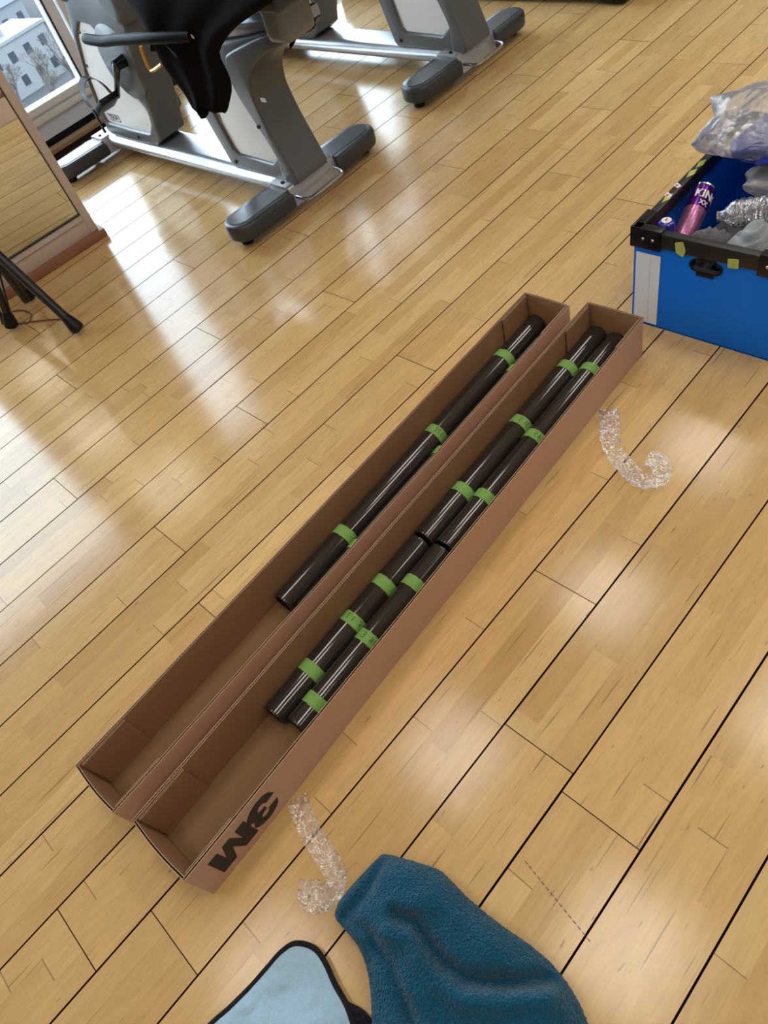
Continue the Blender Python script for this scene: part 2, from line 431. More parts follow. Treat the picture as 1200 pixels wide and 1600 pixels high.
bm = bmesh.new()
A_, B_ = Vector(SCUFF[0]), Vector(SCUFF[1])
dd = (B_ - A_); Ls = dd.length; dd.normalize(); nn_ = Vector((-dd.y, dd.x))
for i in range(15):
    p = A_ + dd * (Ls * i / 15); q = p + dd * .006
    vs = [bm.verts.new((c.x, c.y, .0004)) for c in (p - nn_ * .0006, q - nn_ * .0009, q + nn_ * .0009, p + nn_ * .0006)]
    bm.faces.new(vs)
obj('dashed_scuff', bm, M_scuff, floor, smooth=False)
struct('ceiling', box(R_['x0'] - .1, R_['x1'] + .1, R_['y0'] - .1, R_['y1'] + .25, R_['h'], R_['h'] + .12), M_ceil)
struct('wall_left', box(R_['x0'] - .12, R_['x0'], R_['y0'], R_['y1'] + .25, -.01, R_['h']), M_wallp)
struct('wall_right', box(R_['x1'], R_['x1'] + .12, R_['y0'], R_['y1'] + .25, -.01, R_['h']), M_wallp)
struct('wall_back', box(R_['x0'], R_['x1'], R_['y0'] - .12, R_['y0'], -.01, R_['h']), M_wallp)
# window wall : solid piers, head above the glass, low panel under it
bm = bmesh.new()
add_box(bm, R_['x0'], R_['x1'], 4.20, 4.40, WZ1, R_['h'])
edges = [(R_['x0'], WINS[0][0]), (.35, .41)] + [(1.80, 2.2)] + [(3.12, 3.2)] + [(4.02, 4.25)] + [(5.0, 5.3), (6.4, 6.6), (7.8, R_['x1'])]
for a, b in edges: add_box(bm, a, b, 4.21, 4.40, 0, WZ1)
wf = struct('wall_front', bm, M_white, smooth=False)
obj('low_panel', box(R_['x0'], R_['x1'], 4.205, 4.36, .036, .105), M_spandrel, wf, smooth=False)
obj('shadow_gap', box(R_['x0'], R_['x1'], 4.235, 4.36, .002, .036), M_dark, wf, smooth=False)
struct('trim_1', box(R_['x0'], R_['x1'], 4.11, 4.165, -.008, .016, bev=.004), M_oak)
struct('trim_2', box(R_['x0'], R_['x1'], 4.165, 4.235, -.008, .006), M_dark)
for i, (a, b) in enumerate(WINS):
    fr_ = struct('window_%d' % (i + 1), prism([(a, .105), (b + .06, .105), (b + .06, WZ1), (a - .0, WZ1)], 4.20, 4.27,
                 holes=[[(a + .02, WZ0), (b, WZ0), (b, WZ1 - .04), (a + .02, WZ1 - .04)]], axes='xz'), M_alu, smooth=False)
    obj('sill_ledge', box(a, b + .05, 4.175, 4.20, .118, .148, bev=.003), M_white, fr_)
    obj('sill_ledge', box(a, b + .05, 4.185, 4.20, .158, .19, bev=.003), M_white, fr_)
    obj('gasket', box(b - .006, b + .003, 4.193, 4.20, WZ0, WZ1 - .04), M_dark, fr_, smooth=False)
    obj('pane', box(a + .02, b, 4.232, 4.238, WZ0, WZ1 - .04), M_glass, fr_, smooth=False)

# recessed downlights (their light comes from the lamps set at the top)
M_ring = mat('lamp_ring', srgb(235, 235, 230), .4)
for i, (x, y) in enumerate(LAMPS):
    o = obj('ceiling_light', prism([(-.29, -.29), (.29, -.29), (.29, .29), (-.29, .29)], -.012, .022, holes=[[(-.255, -.255), (.255, -.255), (.255, .255), (-.255, .255)]], axes='xy'), M_ring, smooth=False)
    o.location = (x, y, R_['h'] - .022)
    tag(o, 'square ceiling light panel with a white frame', 'ceiling light', 'light panels in the ceiling')

# ------------------------------------------------------------------ standing mirror
mr = thing('standing_mirror', 'tall mirror in a brushed metal frame on a red-brown wooden base beside the window', 'mirror')
obj('wooden_base', box(.16, .99, 2.975, 3.10, 0, .034, bev=.006), M_redwood, mr)
bm = bmesh.new()
add_box(bm, .937, .972, 2.998, 3.04, .034, 1.85, bev=.002); add_box(bm, .20, .235, 2.998, 3.04, .034, 1.85, bev=.002)
obj('side_frame', bm, M_mframe, mr)
obj('lower_panel', box(.235, .937, 3.0, 3.035, .034, .118, bev=.002), M_mframe, mr)
obj('top_frame', box(.235, .937, 3.0, 3.035, 1.82, 1.85, bev=.002), M_mframe, mr)
obj('lower_lip', box(.235, .937, 2.996, 3.0, .092, .094), M_steel, mr)
bm = box(.935, .9365, 2.996, 3.01, .118, 1.82); add_box(bm, .235, .937, 2.996, 3.01, .1165, .121)
obj('black_seal', bm, M_dark, mr, smooth=False)
obj('mirror_pane', box(.235, .936, 3.004, 3.012, .119, 1.82), M_mirror, mr, smooth=False)
obj('backing_board', box(.235, .937, 3.014, 3.034, .119, 1.82), M_redwood, mr, smooth=False)

PV = Vector((.978, 2.985, 0))
for ch in mr.children: ch.data.transform(Matrix.Translation(-PV))
mr.location = PV; mr.rotation_euler = (0, 0, math.radians(-4.5))

# ------------------------------------------------------------------ exercise bikes
def make_bike(label):
    t = thing('exercise_bike', label, 'exercise bike', (1.535, 2.26, 0))
    ox, oy = 1.535, 2.26
    def part(name, bm, m, parent=t, **k):
        bmesh.ops.translate(bm, vec=(-ox, -oy, 0), verts=bm.verts)
        return obj(name, bm, m, parent, **k)
    # floor rail
    prof = round_loop([(1.475, .045), (1.445, .06), (1.445, .085), (1.475, .104), (1.60, .104), (1.625, .085), (1.625, .06), (1.60, .045)], .012, 3)
    part('floor_rail', prism(prof, 2.25, 3.66, axes='xz'), M_silver)
    # stabilisers (rear, front)
    for yc, zt in ((2.265, .092), (3.665, .088)):
        part('stabiliser_clamp', prism(round_loop([(yc - .078, .03), (yc + .078, .03), (yc + .062, zt + .012), (yc - .055, zt + .012)], .012, 3), 1.42, 1.66, bev=.003), M_silver)
        for s in (-1, 1):
            xa, xb = (1.155, 1.42) if s < 0 else (1.66, 1.915)
            out = [(xb if s < 0 else xa, yc - .078), (xb if s < 0 else xa, yc + .078)]
            e = xa if s < 0 else xb
            d = .06 * (1 if s < 0 else -1)
            n = 8
            arc = []
            for q in range(n + 1):
                a = math.pi * q / n
                arc.append((e + d - d * math.sin(a) * 1.0, yc + .072 * math.cos(a)))
            loop = out + arc if True else arc
            ft = part('foot_cover', prism(loop, .028, zt, bev=.014, seg=3, axes='xy'), M_greyd)
            top = [(xx + (d * .28 if abs(xx - e) < .05 else 0), yc + (yy - yc) * .62) for xx, yy in loop]
            part('foot_top_inlay', prism(top, zt - .002, zt + .0016, axes='xy'), M_inlay, ft)
            cx = e + d * .9
            part('rubber_foot', lathe([(0, 0), (.022, 0), (.024, .01), (.015, .03), (0, .03)], 16, mtx=Matrix.Translation((cx, yc, 0))), M_rubber, ft)
        for sx in (1.44, 1.475, 1.64):
            part('bolt', lathe([(0, 0), (.0075, 0), (.0075, .005), (0, .006)], 10, mtx=Matrix.Translation((sx, yc + (.03 if sx > 1.6 else -.005), zt + .0115))), M_rubber)
    part('lift_handle', tube(smooth_path([(1.43, 2.187, .07), (1.435, 2.14, .068), (1.46, 2.122, .066), (1.60, 2.122, .066), (1.63, 2.14, .068), (1.635, 2.187, .07)], 4), .006, 8), M_steel)
    # rear frame carrying the seat
    outer = [(2.185, .112), (2.215, .10), (2.59, .10), (2.605, .115), (2.66, .30), (2.74, .53), (2.72, .56), (2.376, .562), (2.05, .615), (1.99, .60), (2.03, .575), (2.13, .545), (2.21, .505),
             (2.255, .455), (2.272, .40), (2.268, .36), (2.245, .28), (2.20, .17)]
    hole = [(2.317, .155), (2.525, .162), (2.545, .18), (2.61, .42), (2.59, .45), (2.42, .48), (2.395, .44), (2.33, .33), (2.262, .215), (2.262, .195)]
    fr = part('seat_frame', prism(outer, 1.462, 1.60, holes=[hole], bev=.010, seg=3), M_grey)
    # heavier rounded rear spar
    spar = [(2.185, .108), (2.29, .104), (2.31, .15), (2.35, .28), (2.43, .45), (2.47, .55), (2.376, .558), (2.06, .61), (1.99, .598), (2.03, .573), (2.13, .543), (2.21, .503),
            (2.255, .455), (2.272, .40), (2.268, .36), (2.245, .28), (2.20, .17)]
    spar2 = [(2.18, .106), (2.262, .104), (2.262, .195), (2.31, .30), (2.36, .40), (2.37, .47), (2.35, .52), (2.30, .545), (2.06, .61), (1.99, .596), (2.03, .571), (2.13, .541), (2.207, .501),
             (2.251, .455), (2.268, .40), (2.264, .36), (2.241, .28), (2.196, .17)]
    part('rear_spar', prism(curve_loop(spar2, 3), 1.452, 1.612, bev=.022, seg=4), M_greyd if False else M_grey, t)
    part('white_side_panel', prism(hole, 1.474, 1.588), M_panel, fr, smooth=False)
    for (y, z) in ((2.56, .128), (2.30, .30)):
        part('screw', lathe([(0, 0), (.007, 0), (.007, .003), (0, .004)], 10, mtx=Matrix.Translation((1.4605 if y > 2.5 else 1.4515, y, z)) @ Matrix.Rotation(-math.pi / 2, 4, 'Y')), M_rubber)
    part('rating_sticker', box(1.4495, 1.4515, 2.196, 2.222, .395, .408), M_paper, smooth=False)
    part('top_rail', prism([(1.96, .612), (1.965, .64), (2.76, .578), (2.75, .556), (2.38, .57)], 1.475, 1.59, bev=.004), M_silver)
    part('seat_carriage', box(1.432, 1.565, 1.955, 2.055, .585, .76, bev=.028, seg=4), M_silver2)
    part('carriage_lever', box(1.545, 1.575, 2.0, 2.10, .595, .62, bev=.006), M_rubber)
    part('seat_pan', box(1.36, 1.71, 1.86, 2.34, .70, .745, bev=.018, seg=3), M_greyd)
    # seat
    bm = box(1.34, 1.73, 1.84, 2.38, .745, .83, bev=.035, seg=4)
    st = part('seat', bm, M_rubber)
    part('backrest', box(1.35, 1.72, 1.70, 1.79, .86, 1.22, bev=.04, seg=4, mtx=None), M_rubber)
    part('backrest_post', tube([(1.535, 1.84, .70), (1.535, 1.80, .86), (1.535, 1.785, 1.0)], .022, 12), M_silver)
    # seat side handles with squeeze lever
    for s in (-1, 1):
        X = 1.535 + s * .285
        part('grip', tube(smooth_path([(X, 2.26, .668), (X, 2.40, .665), (X, 2.70, .645), (X, 2.76, .638), (X, 2.80, .637), (X, 2.862, .64), (X, 2.872, .64)], 5),
                           [.0] + [.0175] * 28 + [.012, .001], 14) if False else tube(smooth_path([(X - s * .03, 2.2, .668), (X, 2.40, .665), (X, 2.62, .65), (X, 2.73, .64), (X, 2.865, .642)], 6), [.0175] * 23 + [.0165, .008], 14), M_foam)
        part('handle_tube', tube([(1.535, 2.20, .69), (X - s * .04, 2.2, .668), (X - s * .02, 2.22, .668)], .012, 10), M_silver)
        part('squeeze_lever', tube(smooth_path([(X + s * -.07, 2.62, .60), (X - s * .07, 2.632, .56), (X - s * .07, 2.63, .525), (X - s * .07, 2.60, .527), (X - s * .07, 2.53, .55)], 4), .006, 8), M_yellow)
    # front drive housing
    h_out = [(3.17, .105), (3.57, .105), (3.593, .15), (3.572, .241), (3.542, .354), (3.491, .437), (3.451, .527), (3.385, .62), (3.34, .70), (3.27, .75), (3.12, .765), (3.0, .72), (2.95, .62),
             (2.985, .53), (3.02, .45), (3.045, .36), (3.062, .28), (3.10, .18)]
    panel = [(3.325, .59), (3.235, .58), (3.20, .53), (3.19, .45), (3.16, .36), (3.112, .262), (3.13, .21), (3.185, .158), (3.34, .158), (3.55, .166), (3.555, .20), (3.545, .255), (3.50, .39), (3.41, .53)]
    hs = part('drive_housing', prism(curve_loop(h_out, 2), 1.462, 1.61, holes=[round_loop(panel, .012, 2)], bev=.012, seg=3), M_grey)
    part('white_side_panel', prism(round_loop(panel, .012, 2), 1.472, 1.60), M_panel, hs, smooth=False)
    # top hood, wider and rounded
    hood = [(3.34, .66), (3.385, .70), (3.36, .78), (3.24, .83), (3.05, .83), (2.93, .77), (2.90, .66), (2.93, .60), (2.98, .60), (3.04, .67), (3.15, .695), (3.26, .69)]
    part('hood', prism(curve_loop(hood, 3), 1.44, 1.63, bev=.03, seg=4), M_grey, hs)
    disc = [(3.13 + .142 * math.cos(a), .452 + .142 * math.sin(a)) for a in [2 * math.pi * k / 40 for k in range(40)]]
    disc = [(max(y, 3.03), z) for y, z in disc]
    part('crank_cover', prism(disc, 1.4605, 1.474, bev=.002), M_grey, hs)
    for (y, z) in ((3.35, .555), (3.445, .42), (3.30, .13)):
        part('screw', lathe([(0, 0), (.007, 0), (.007, .003), (0, .004)], 10, mtx=Matrix.Translation((1.4605, y, z)) @ Matrix.Rotation(-math.pi / 2, 4, 'Y')), M_rubber, hs)
    # maker's plate, lower front of the white panel
    py, pz = 3.475, .193
    part('plate_frame', prism([(3.425, .175), (3.525, .175), (3.525, .206), (3.425, .206)], 1.4705, 1.4722), M_ink, hs, smooth=False)
    part('plate_face', prism([(3.428, .178), (3.522, .178), (3.522, .203), (3.428, .203)], 1.470, 1.4722), M_panel, hs, smooth=False)
    mt = Matrix.Translation((1.4698 - ox, py - oy, .1905)) @ Matrix(((0, 0, -1, 0), (-1, 0, 0, 0), (0, 1, 0, 0), (0, 0, 0, 1)))
    text_mesh('plate_lettering', 'TEXW', .028, M_ink, hs, mt, bold=.0008)
    # cranks and pedals
    for s in (-1, 1):
        X = 1.536 + s * .115
        dz = -1 if s < 0 else 1
        a0 = (3.085, .465); a1 = (3.215, .335) if s < 0 else (2.955, .595)
        part('crank_axle', tube([(1.536 + s * .06, a0[0], a0[1]), (X + s * .012, a0[0], a0[1])], [.026, .02], 16), M_gloss, t)
        bm = tube([(X, a0[0], a0[1] + .012), (X, a0[0] - .002, a0[1]), (X - .0, (a0[0] + a1[0]) / 2, (a0[1] + a1[1]) / 2), (X, a1[0], a1[1])], [.012, .017, .011, .013], 10)
        part('crank_arm', bm, M_gloss, t)
        px0, px1 = (X - .105, X - .01) if s < 0 else (X + .01, X + .105)
        rot = Matrix.Translation(((px0 + px1) / 2, a1[0], a1[1])) @ Matrix.Rotation(math.radians(-28), 4, 'X') @ Matrix.Translation((-(px0 + px1) / 2, -a1[0], -a1[1]))
        pd = part('pedal', box(px0, px1, a1[0] - .05, a1[0] + .06, a1[1] - .014, a1[1] + .012, bev=.006, mtx=rot), M_rubber, t)
        cy, cz = a1[0] + .02, a1[1]
        loop = []
        for q in range(17):
            a = math.pi * q / 16
            loop.append((px0 - .012 + (px1 - px0 + .02) * (1 - math.cos(a)) / 2, cy + .02 + .04 * math.sin(a), cz + .085 * math.sin(a)))
        bm = bmesh.new(); pr = None
        for (x, y, z) in loop:
            c = [bm.verts.new((x, y - .02, z)), bm.verts.new((x, y + .02, z + .008)), bm.verts.new((x, y + .02, z + .011)), bm.verts.new((x, y - .02, z + .003))]
            if pr:
                for i in range(4): bm.faces.new((pr[i], pr[(i + 1) % 4], c[(i + 1) % 4], c[i]))
            pr = c
        part('strap', bm, M_rubber, pd)
        part('strap_tail', box(px0 - .016, px0 - .010, cy - .005, cy + .012, cz - .095, cz, bev=.001, mtx=None), M_rubber, pd)
    # transport wheel knob by the front stabiliser
    part('transport_wheel', lathe([(0, -.012), (.022, -.012), (.026, 0), (.022, .012), (0, .012)], 18, mtx=Matrix.Translation((1.40, 3.77, .05)) @ Matrix.Rotation(math.pi / 2, 4, 'Y')), M_greyd)
    part('transport_wheel', lathe([(0, -.012), (.022, -.012), (.026, 0), (.022, .012), (0, .012)], 18, mtx=Matrix.Translation((1.67, 3.77, .05)) @ Matrix.Rotation(math.pi / 2, 4, 'Y')), M_greyd)
    # console mast and bars
    part('console_mast', tube([(1.535, 3.20, .80), (1.535, 3.14, 1.0), (1.535, 3.05, 1.12)], [.04, .03, .028], 16), M_silver)
    rot = Matrix.Translation((1.535, 3.03, 1.17)) @ Matrix.Rotation(math.radians(35), 4, 'X') @ Matrix.Translation((-1.535, -3.03, -1.17))
    part('console', box(1.40, 1.67, 3.0, 3.06, 1.09, 1.28, bev=.02, seg=3, mtx=rot), M_greyd)
    part('front_bar', tube(smooth_path([(1.36, 2.85, 1.05), (1.36, 2.98, 1.04), (1.42, 3.08, 1.04), (1.535, 3.11, 1.04), (1.65, 3.08, 1.04), (1.71, 2.98, 1.04), (1.71, 2.85, 1.05)], 5), .014, 10), M_rubber)
    return t
bike = make_bike('grey recumbent exercise bike with a black coat hung over its seat')
b2 = copy_tree(bike); b2.location = (1.535 + 1.03, 2.28, 0)
b2['label'] = 'grey recumbent exercise bike cut off by the top edge, with no coat on it'

# black coat over the seat of the nearer bike
def make_coat():
    rows = [  # z, y_left(front), y_right(rear), x
        (.86, 2.60, 1.74, 1.40), (.83, 2.58, 1.72, 1.345), (.79, 2.56, 1.70, 1.315), (.75, 2.53, 1.80, 1.305), (.70, 2.50, 1.97, 1.30), (.66, 2.48, 2.05, 1.30),
        (.62, 2.47, 2.125, 1.30), (.58, 2.465, 2.115, 1.30), (.54, 2.455, 2.12, 1.30), (.50, 2.42, 2.14, 1.30), (.46, 2.40, 2.19, 1.30), (.425, 2.385, 2.225, 1.30)]
    n = 26; bm = bmesh.new()
    def pt(r, u, side):
        z, yl, yr, x = r
        y = yl + (yr - yl) * u
        f = .010 * math.sin(u * 7 + z * 5) + .006 * math.sin(u * 19 - z * 8) + .012 * nz((y, z), 9)
        th = .022 * math.sin(math.pi * min(1, max(0, u))) ** .5
        zz = z
        if z < .44:  # ragged hem: two lobes
            zz = z + .035 * (1 if .40 < u < .56 else 0) + (.02 * abs(u - .3) if u < .4 else .012 * (1 - u)) - .02 * math.exp(-((u - .34) / .12) ** 2)
        return Vector((x + f + side * th - .01, y, zz))
    F = [[bm.verts.new(pt(r, u / n, -1)) for u in range(n + 1)] for r in rows]
    B = [[bm.verts.new(pt(r, u / n, 1) + Vector((.012, 0, 0))) for u in range(n + 1)] for r in rows]
    m_ = len(rows)
    for G in (F, B):
        for i in range(m_ - 1):
            for j in range(n): bm.faces.new((G[i][j], G[i][j + 1], G[i + 1][j + 1], G[i + 1][j]))
    for i in range(m_ - 1):
        for j in (0, n): bm.faces.new((F[i][j], F[i + 1][j], B[i + 1][j], B[i][j]))
    for j in range(n): bm.faces.new((F[-1][j], F[-1][j + 1], B[-1][j + 1], B[-1][j]))
    for j in range(n): bm.faces.new((F[0][j], F[0][j + 1], B[0][j + 1], B[0][j]))
    return bm
ct = thing('black_coat', 'black zip-up coat draped over the seat of the nearer bike', 'coat', (0, 0, 0))
o = obj('coat_body', make_coat(), M_coat, ct, angle=80)
s = o.modifiers.new('s', 'SUBSURF'); s.levels = 1; s.render_levels = 1
# the part lying over the seat and the back
bm = bmesh.new(); g = []
for i in range(25):
    row = []
    for j in range(21):
        u, v = i / 24, j / 20
        y = 2.58 - u * .90
        x = 1.35 + v * .44
        z = .845 + .03 * math.sin(u * 6) * math.sin(v * 5) + .02 * nz((x, y), 9) + .02 * nz((x, y), 22, 3)
        if u > .72: z += (u - .72) * 1.5
        if v > .85: z -= (v - .85) * 1.6
        if v < .1: z -= (.1 - v) * 1.2
        if u < .12: z -= (.12 - u) * 1.2
        row.append(bm.verts.new((x, y, z)))
    g.append(row)
for i in range(24):
    for j in range(20): bm.faces.new((g[i][j], g[i + 1][j], g[i + 1][j + 1], g[i][j + 1]))
o = obj('coat_back', bm, M_coat, ct, angle=80)
s = o.modifiers.new('t', 'SOLIDIFY'); s.thickness = .022; s.offset = 1
# sleeve ends peeping out behind the seat
for pts, r in (([(1.585, 2.09, .60), (1.60, 2.13, .55), (1.61, 2.19, .495)], [.028, .02, .003]), ([(1.57, 2.0, .60), (1.60, 2.04, .575), (1.62, 2.10, .55)], [.02, .018, .012])):
    o = obj('sleeve_end', tube(smooth_path(pts, 4), [r[0] + (r[-1] - r[0]) * k / 8 for k in range(9)], 10), M_coat, ct)
obj('zip_pull', tube(smooth_path([(1.29, 2.245, .43), (1.287, 2.24, .415), (1.288, 2.25, .40), (1.29, 2.255, .414), (1.29, 2.245, .43)], 3), .0022, 6), M_zip, ct)
obj('zip_pull', tube(smooth_path([(1.264, 2.32, .632), (1.26, 2.305, .622), (1.26, 2.30, .61)], 3), .0035, 6), M_gloss, ct)
obj('pocket_zip', tube(smooth_path([(1.262, 2.36, .66), (1.258, 2.33, .645), (1.260, 2.305, .615)], 3), .003, 6), M_gloss, ct)

# low black machine base at the top edge
tm = thing('treadmill', 'low black machine base on the floor at the top edge', 'treadmill', (3.55, 2.6, 0))
def tpart(n, bm, m, par=None):
    bmesh.ops.translate(bm, vec=(-3.55, -2.6, 0), verts=bm.verts); return obj(n, bm, m, par or tm)
tpart('side_rail', box(3.20, 3.30, 1.93, 3.75, .02, .15, bev=.02, seg=3), M_greyd)
tpart('side_rail', box(3.84, 3.94, 1.93, 3.75, .02, .15, bev=.02, seg=3), M_greyd)
tpart('end_cap', box(3.19, 3.95, 1.90, 2.03, .006, .14, bev=.03, seg=3), M_rubber)
tpart('running_belt', box(3.30, 3.84, 2.03, 3.7, .09, .13, bev=.004), M_rubber)
tpart('motor_cover', box(3.25, 3.89, 3.35, 3.78, .13, .24, bev=.05, seg=3), M_greyd)

# ------------------------------------------------------------------ tripod stand at the left edge
ts = thing('tripod_stand', 'black tripod stand with rubber feet in front of the mirror base', 'tripod', (0, 0, 0))
apex = Vector((.497, 2.69, .37))
feet = [Vector((.54, 2.46, .017)), Vector((.556, 2.90, .017)), Vector((.412, 2.785, .017))]
for i, f in enumerate(feet):
    d = (apex - f).normalized(); top = apex - d * .02 + Vector((0, 0, 0))
    lg = obj('leg', tube([top, f + d * .04, f + d * .03], .0165 if i < 2 else .013, 14), M_tripod, ts)
    obj('rubber_foot', tube([f + d * .062, f + d * .05, f + d * .016, f + d * .004, f - d * .003], [.0172, .020, .026, .025, .015], 14), M_rubber, lg)
obj('brace', tube([feet[2] + Vector((.012, -.012, .02)), Vector((.50, 2.66, .30))], .004, 8), M_tripod, ts)
obj('brace', tube([feet[2] + Vector((-.018, .01, .02)), Vector((.47, 2.70, .30))], .005, 8), M_tripod, ts)
obj('hub', tube([(apex.x, apex.y, .33), (apex.x, apex.y, .42)], .035, 18), M_rubber, ts)
obj('mast', tube([(apex.x, apex.y, .10), (apex.x, apex.y, .95)], .014, 14), M_tripod, ts)
obj('cross_plate', box(.44, .47, 2.93, 2.965, .06, .12, bev=.004), M_rubber, ts) if False else None
cb = obj('power_cable', tube(smooth_path([(.44, 2.93, .004), (.49, 2.88, .004), (.50, 2.80, .004), (.465, 2.76, .004), (.44, 2.80, .004), (.48, 2.74, .004), (.53, 2.66, .004), (.56, 2.60, .004), (.575, 2.56, .004)], 6), .0028, 8), M_cable)
tag(cb, 'thin brown cable curled on the floor among the tripod feet', 'cable')

# ------------------------------------------------------------------ cardboard trays
def wall_mesh(P0, P1, nrm, h, th=.0050, wave=.0075, bow=0.0, wob=0.0, seed=0, nseg=40, lay=1, z0=.001, dip=0):
    """corrugated board: two liners with a fluted sheet between them"""
    P0, P1, nrm = Vector((*P0, 0)), Vector((*P1, 0)), Vector((*nrm, 0)).normalized()
    L = (P1 - P0).length
    def pt(s, t, z):
        b = bow * math.sin(math.pi * s) * (z / h)
        w = wob * nz((s * L * 3.2, z * 6, seed), 1.0, seed)
        zz = z + ((.0014 * nz((s * L * 6, seed * 3.3), 1, seed) - dip * math.sin(math.pi * s)) if z > h * .5 else 0)
        return P0 + (P1 - P0) * s + nrm * (t + b + w * (.4 + .6 * (1 - z / h))) + Vector((0, 0, zz))
    bm = bmesh.new()
    def sheet(t0, t1, mi):
        g = []
        for i in range(nseg + 1):
            s = i / nseg
            g.append([bm.verts.new(pt(s, t, z)) for t, z in ((t0, z0), (t0, h * .5), (t0, h), (t1, h), (t1, h * .5), (t1, z0))])
        for a, b in zip(g, g[1:]):
            for k in range(6):
                f = bm.faces.new((a[k], a[(k + 1) % 6], b[(k + 1) % 6], b[k])); f.material_index = mi if k != 2 else 2
        bm.faces.new(g[0]); bm.faces.new(g[-1])
    for l in range(lay):
        o_ = l * (th + .0003)
        sheet(o_, o_ + .0007, 0 if l == 0 else 1)                 # outer liner
        sheet(o_ + th - .0007, o_ + th, 1)
        n = int(L / (wave / 2)); pr = None
        for i in range(n + 1):
            s = i / n; t = o_ + (.0009 if i % 2 else th - .0009)
            c = (bm.verts.new(pt(s, t, z0 + .001)), bm.verts.new(pt(s, t, h - .0012)))
            if pr:
                f = bm.faces.new((pr[0], pr[1], c[1], c[0])); f.material_index = 3
            pr = c
    return bm
CM = [M_card_out, M_card_in_shaded, M_card_edge, M_flute]

def cardboard_tray(label, NR, FR, FL, NL, h=.12):
    """corner points on the floor, near right / far right / far left / near left"""
    c = Vector(((NR[0] + FR[0] + FL[0] + NL[0]) / 4, (NR[1] + FR[1] + FL[1] + NL[1]) / 4))
    t = thing('cardboard_tray', label, 'cardboard box', (c.x, c.y, 0), group='open cardboard trays')
    def loc(p): return (p[0] - c.x, p[1] - c.y)
    NR, FR, FL, NL = map(loc, (NR, FR, FL, NL))
    V = Vector
    ux = (V(FR) - V(NR)).normalized(); uy = V((-ux.y, ux.x))
    th = .0050
    def off(p, a, b): q = V(p) + ux * a + uy * b; return (q.x, q.y)
    # nrm points to the inside; t = 0 is the outer liner
    parts = {}
    parts['right'] = obj('side_panel', wall_mesh(NR, FR, uy, h, wob=.003, seed=1, bow=-.002), None, t, mats=CM, angle=50)
    parts['left'] = obj('side_panel', wall_mesh(NL, FL, -uy, h, wob=.003, seed=2, bow=-.001), None, t, mats=CM, angle=50)
    obj('end_panel', wall_mesh(off(NR, .0, th), off(NL, .0, -th), ux, h - .001, nseg=14, seed=3, dip=.003, lay=1, bow=-.004), None, t, mats=CM, angle=50)
    obj('end_panel', wall_mesh(off(FR, .0, th), off(FL, .0, -th), -ux, h - .001, nseg=14, seed=4, lay=1, bow=-.002), None, t, mats=CM, angle=50)
    bm = bmesh.new()
    vs = [bm.verts.new((*off(p, a, b), z)) for z in (.0012, .0052) for p, a, b in ((NR, th + .0008, th + .0005), (FR, -th - .0008, th + .0005), (FL, -th - .0008, -th - .0005), (NL, th + .0008, -th - .0005))]
    for f in ((0, 1, 2, 3), (4, 5, 6, 7), (0, 1, 5, 4), (1, 2, 6, 5), (2, 3, 7, 6), (3, 0, 4, 7)): bm.faces.new([vs[i] for i in f])
    obj('bottom_panel', bm, M_card_bot_shaded, t, smooth=False)
    # inner reinforcing flaps at both ends, stapled
    for (P, s, side) in ((NR, 1, 1), (NL, 1, -1), (FR, -1, 1), (FL, -1, -1)):
        a0, a1 = .0095 * s, .118 * s
        p0, p1 = off(P, a0, side * (th + .0008)), off(P, a1, side * (th + .0008))
        nn = uy * side
        fl = obj('inner_flap', wall_mesh(p0, p1, nn, h - .004, nseg=6, seed=5 + s + side, wob=.001, th=.0036, wave=.006), None, t, mats=[M_card_in_shaded, M_card_in_shaded, M_card_edge, M_flute], angle=50)
        for aa, zz in ((.02, h - .022), (.024, .026), (.098, h - .018), (.095, .026)):
            q = off(P, aa * s, side * (th + .0054)); q2 = off(P, (aa + .010) * s, side * (th + .0054))
            obj('staple', tube([(*off(P, aa * s, side * (th + .003)), zz), (q[0], q[1], zz), (q2[0], q2[1], zz + .004), (*off(P, (aa + .010) * s, side * (th + .003)), zz + .004)], .0006, 5), M_staple, fl)
    return t, NR, ux, uy, c

tA, *_ = cardboard_tray('left open cardboard tray, holding two long black rolls and empty at its near end', (-.283, .824), (1.254, .887), (1.252, 1.024), (-.286, .964))
tB, NRb, uxb, uyb, cB = cardboard_tray('right open cardboard tray with black lettering on its side, holding four shorter rolls', (-.260, .625), (1.288, .700), (1.284, .853), (-.266, .783))
for o_ in (tA, tB): o_['group'] = 'open cardboard trays'
# printed logo on the outer side, upside down
lm = [(0.0389, 0.0925), (0.0611, 0.0919), (0.0622, 0.0525), (0.0729, 0.0918), (0.0916, 0.0918), (0.1036, 0.0525), (0.1043, 0.0918), (0.1267, 0.0921), (0.1272, 0.0242), (0.0955, 0.0242), (0.0829, 0.0625), (0.0719, 0.0242), (0.0395, 0.0242)]
l3 = [(0.1267, 0.0777), (0.1334, 0.0862), (0.146, 0.0951), (0.1618, 0.0985), (0.1781, 0.0960), (0.1877, 0.089), (0.1935, 0.0718), (0.1722, 0.0700), (0.1698, 0.077), (0.1631, 0.0808), (0.1565, 0.0794), (0.1515, 0.0731), (0.1517, 0.0672), (0.1564, 0.065), (0.1661, 0.0650), (0.1665, 0.0542), (0.1578, 0.0535), (0.1521, 0.0508), (0.1493, 0.0456), (0.1507, 0.0401), (0.1577, 0.0378), (0.165, 0.0406), (0.1694, 0.0488), (0.1911, 0.0487), (0.1874, 0.0363), (0.1786, 0.0283), (0.1657, 0.0231), (0.153, 0.0222), (0.1407, 0.0256), (0.1315, 0.0341), (0.1279, 0.0394), (0.1344, 0.0571), (0.1275, 0.0621)]
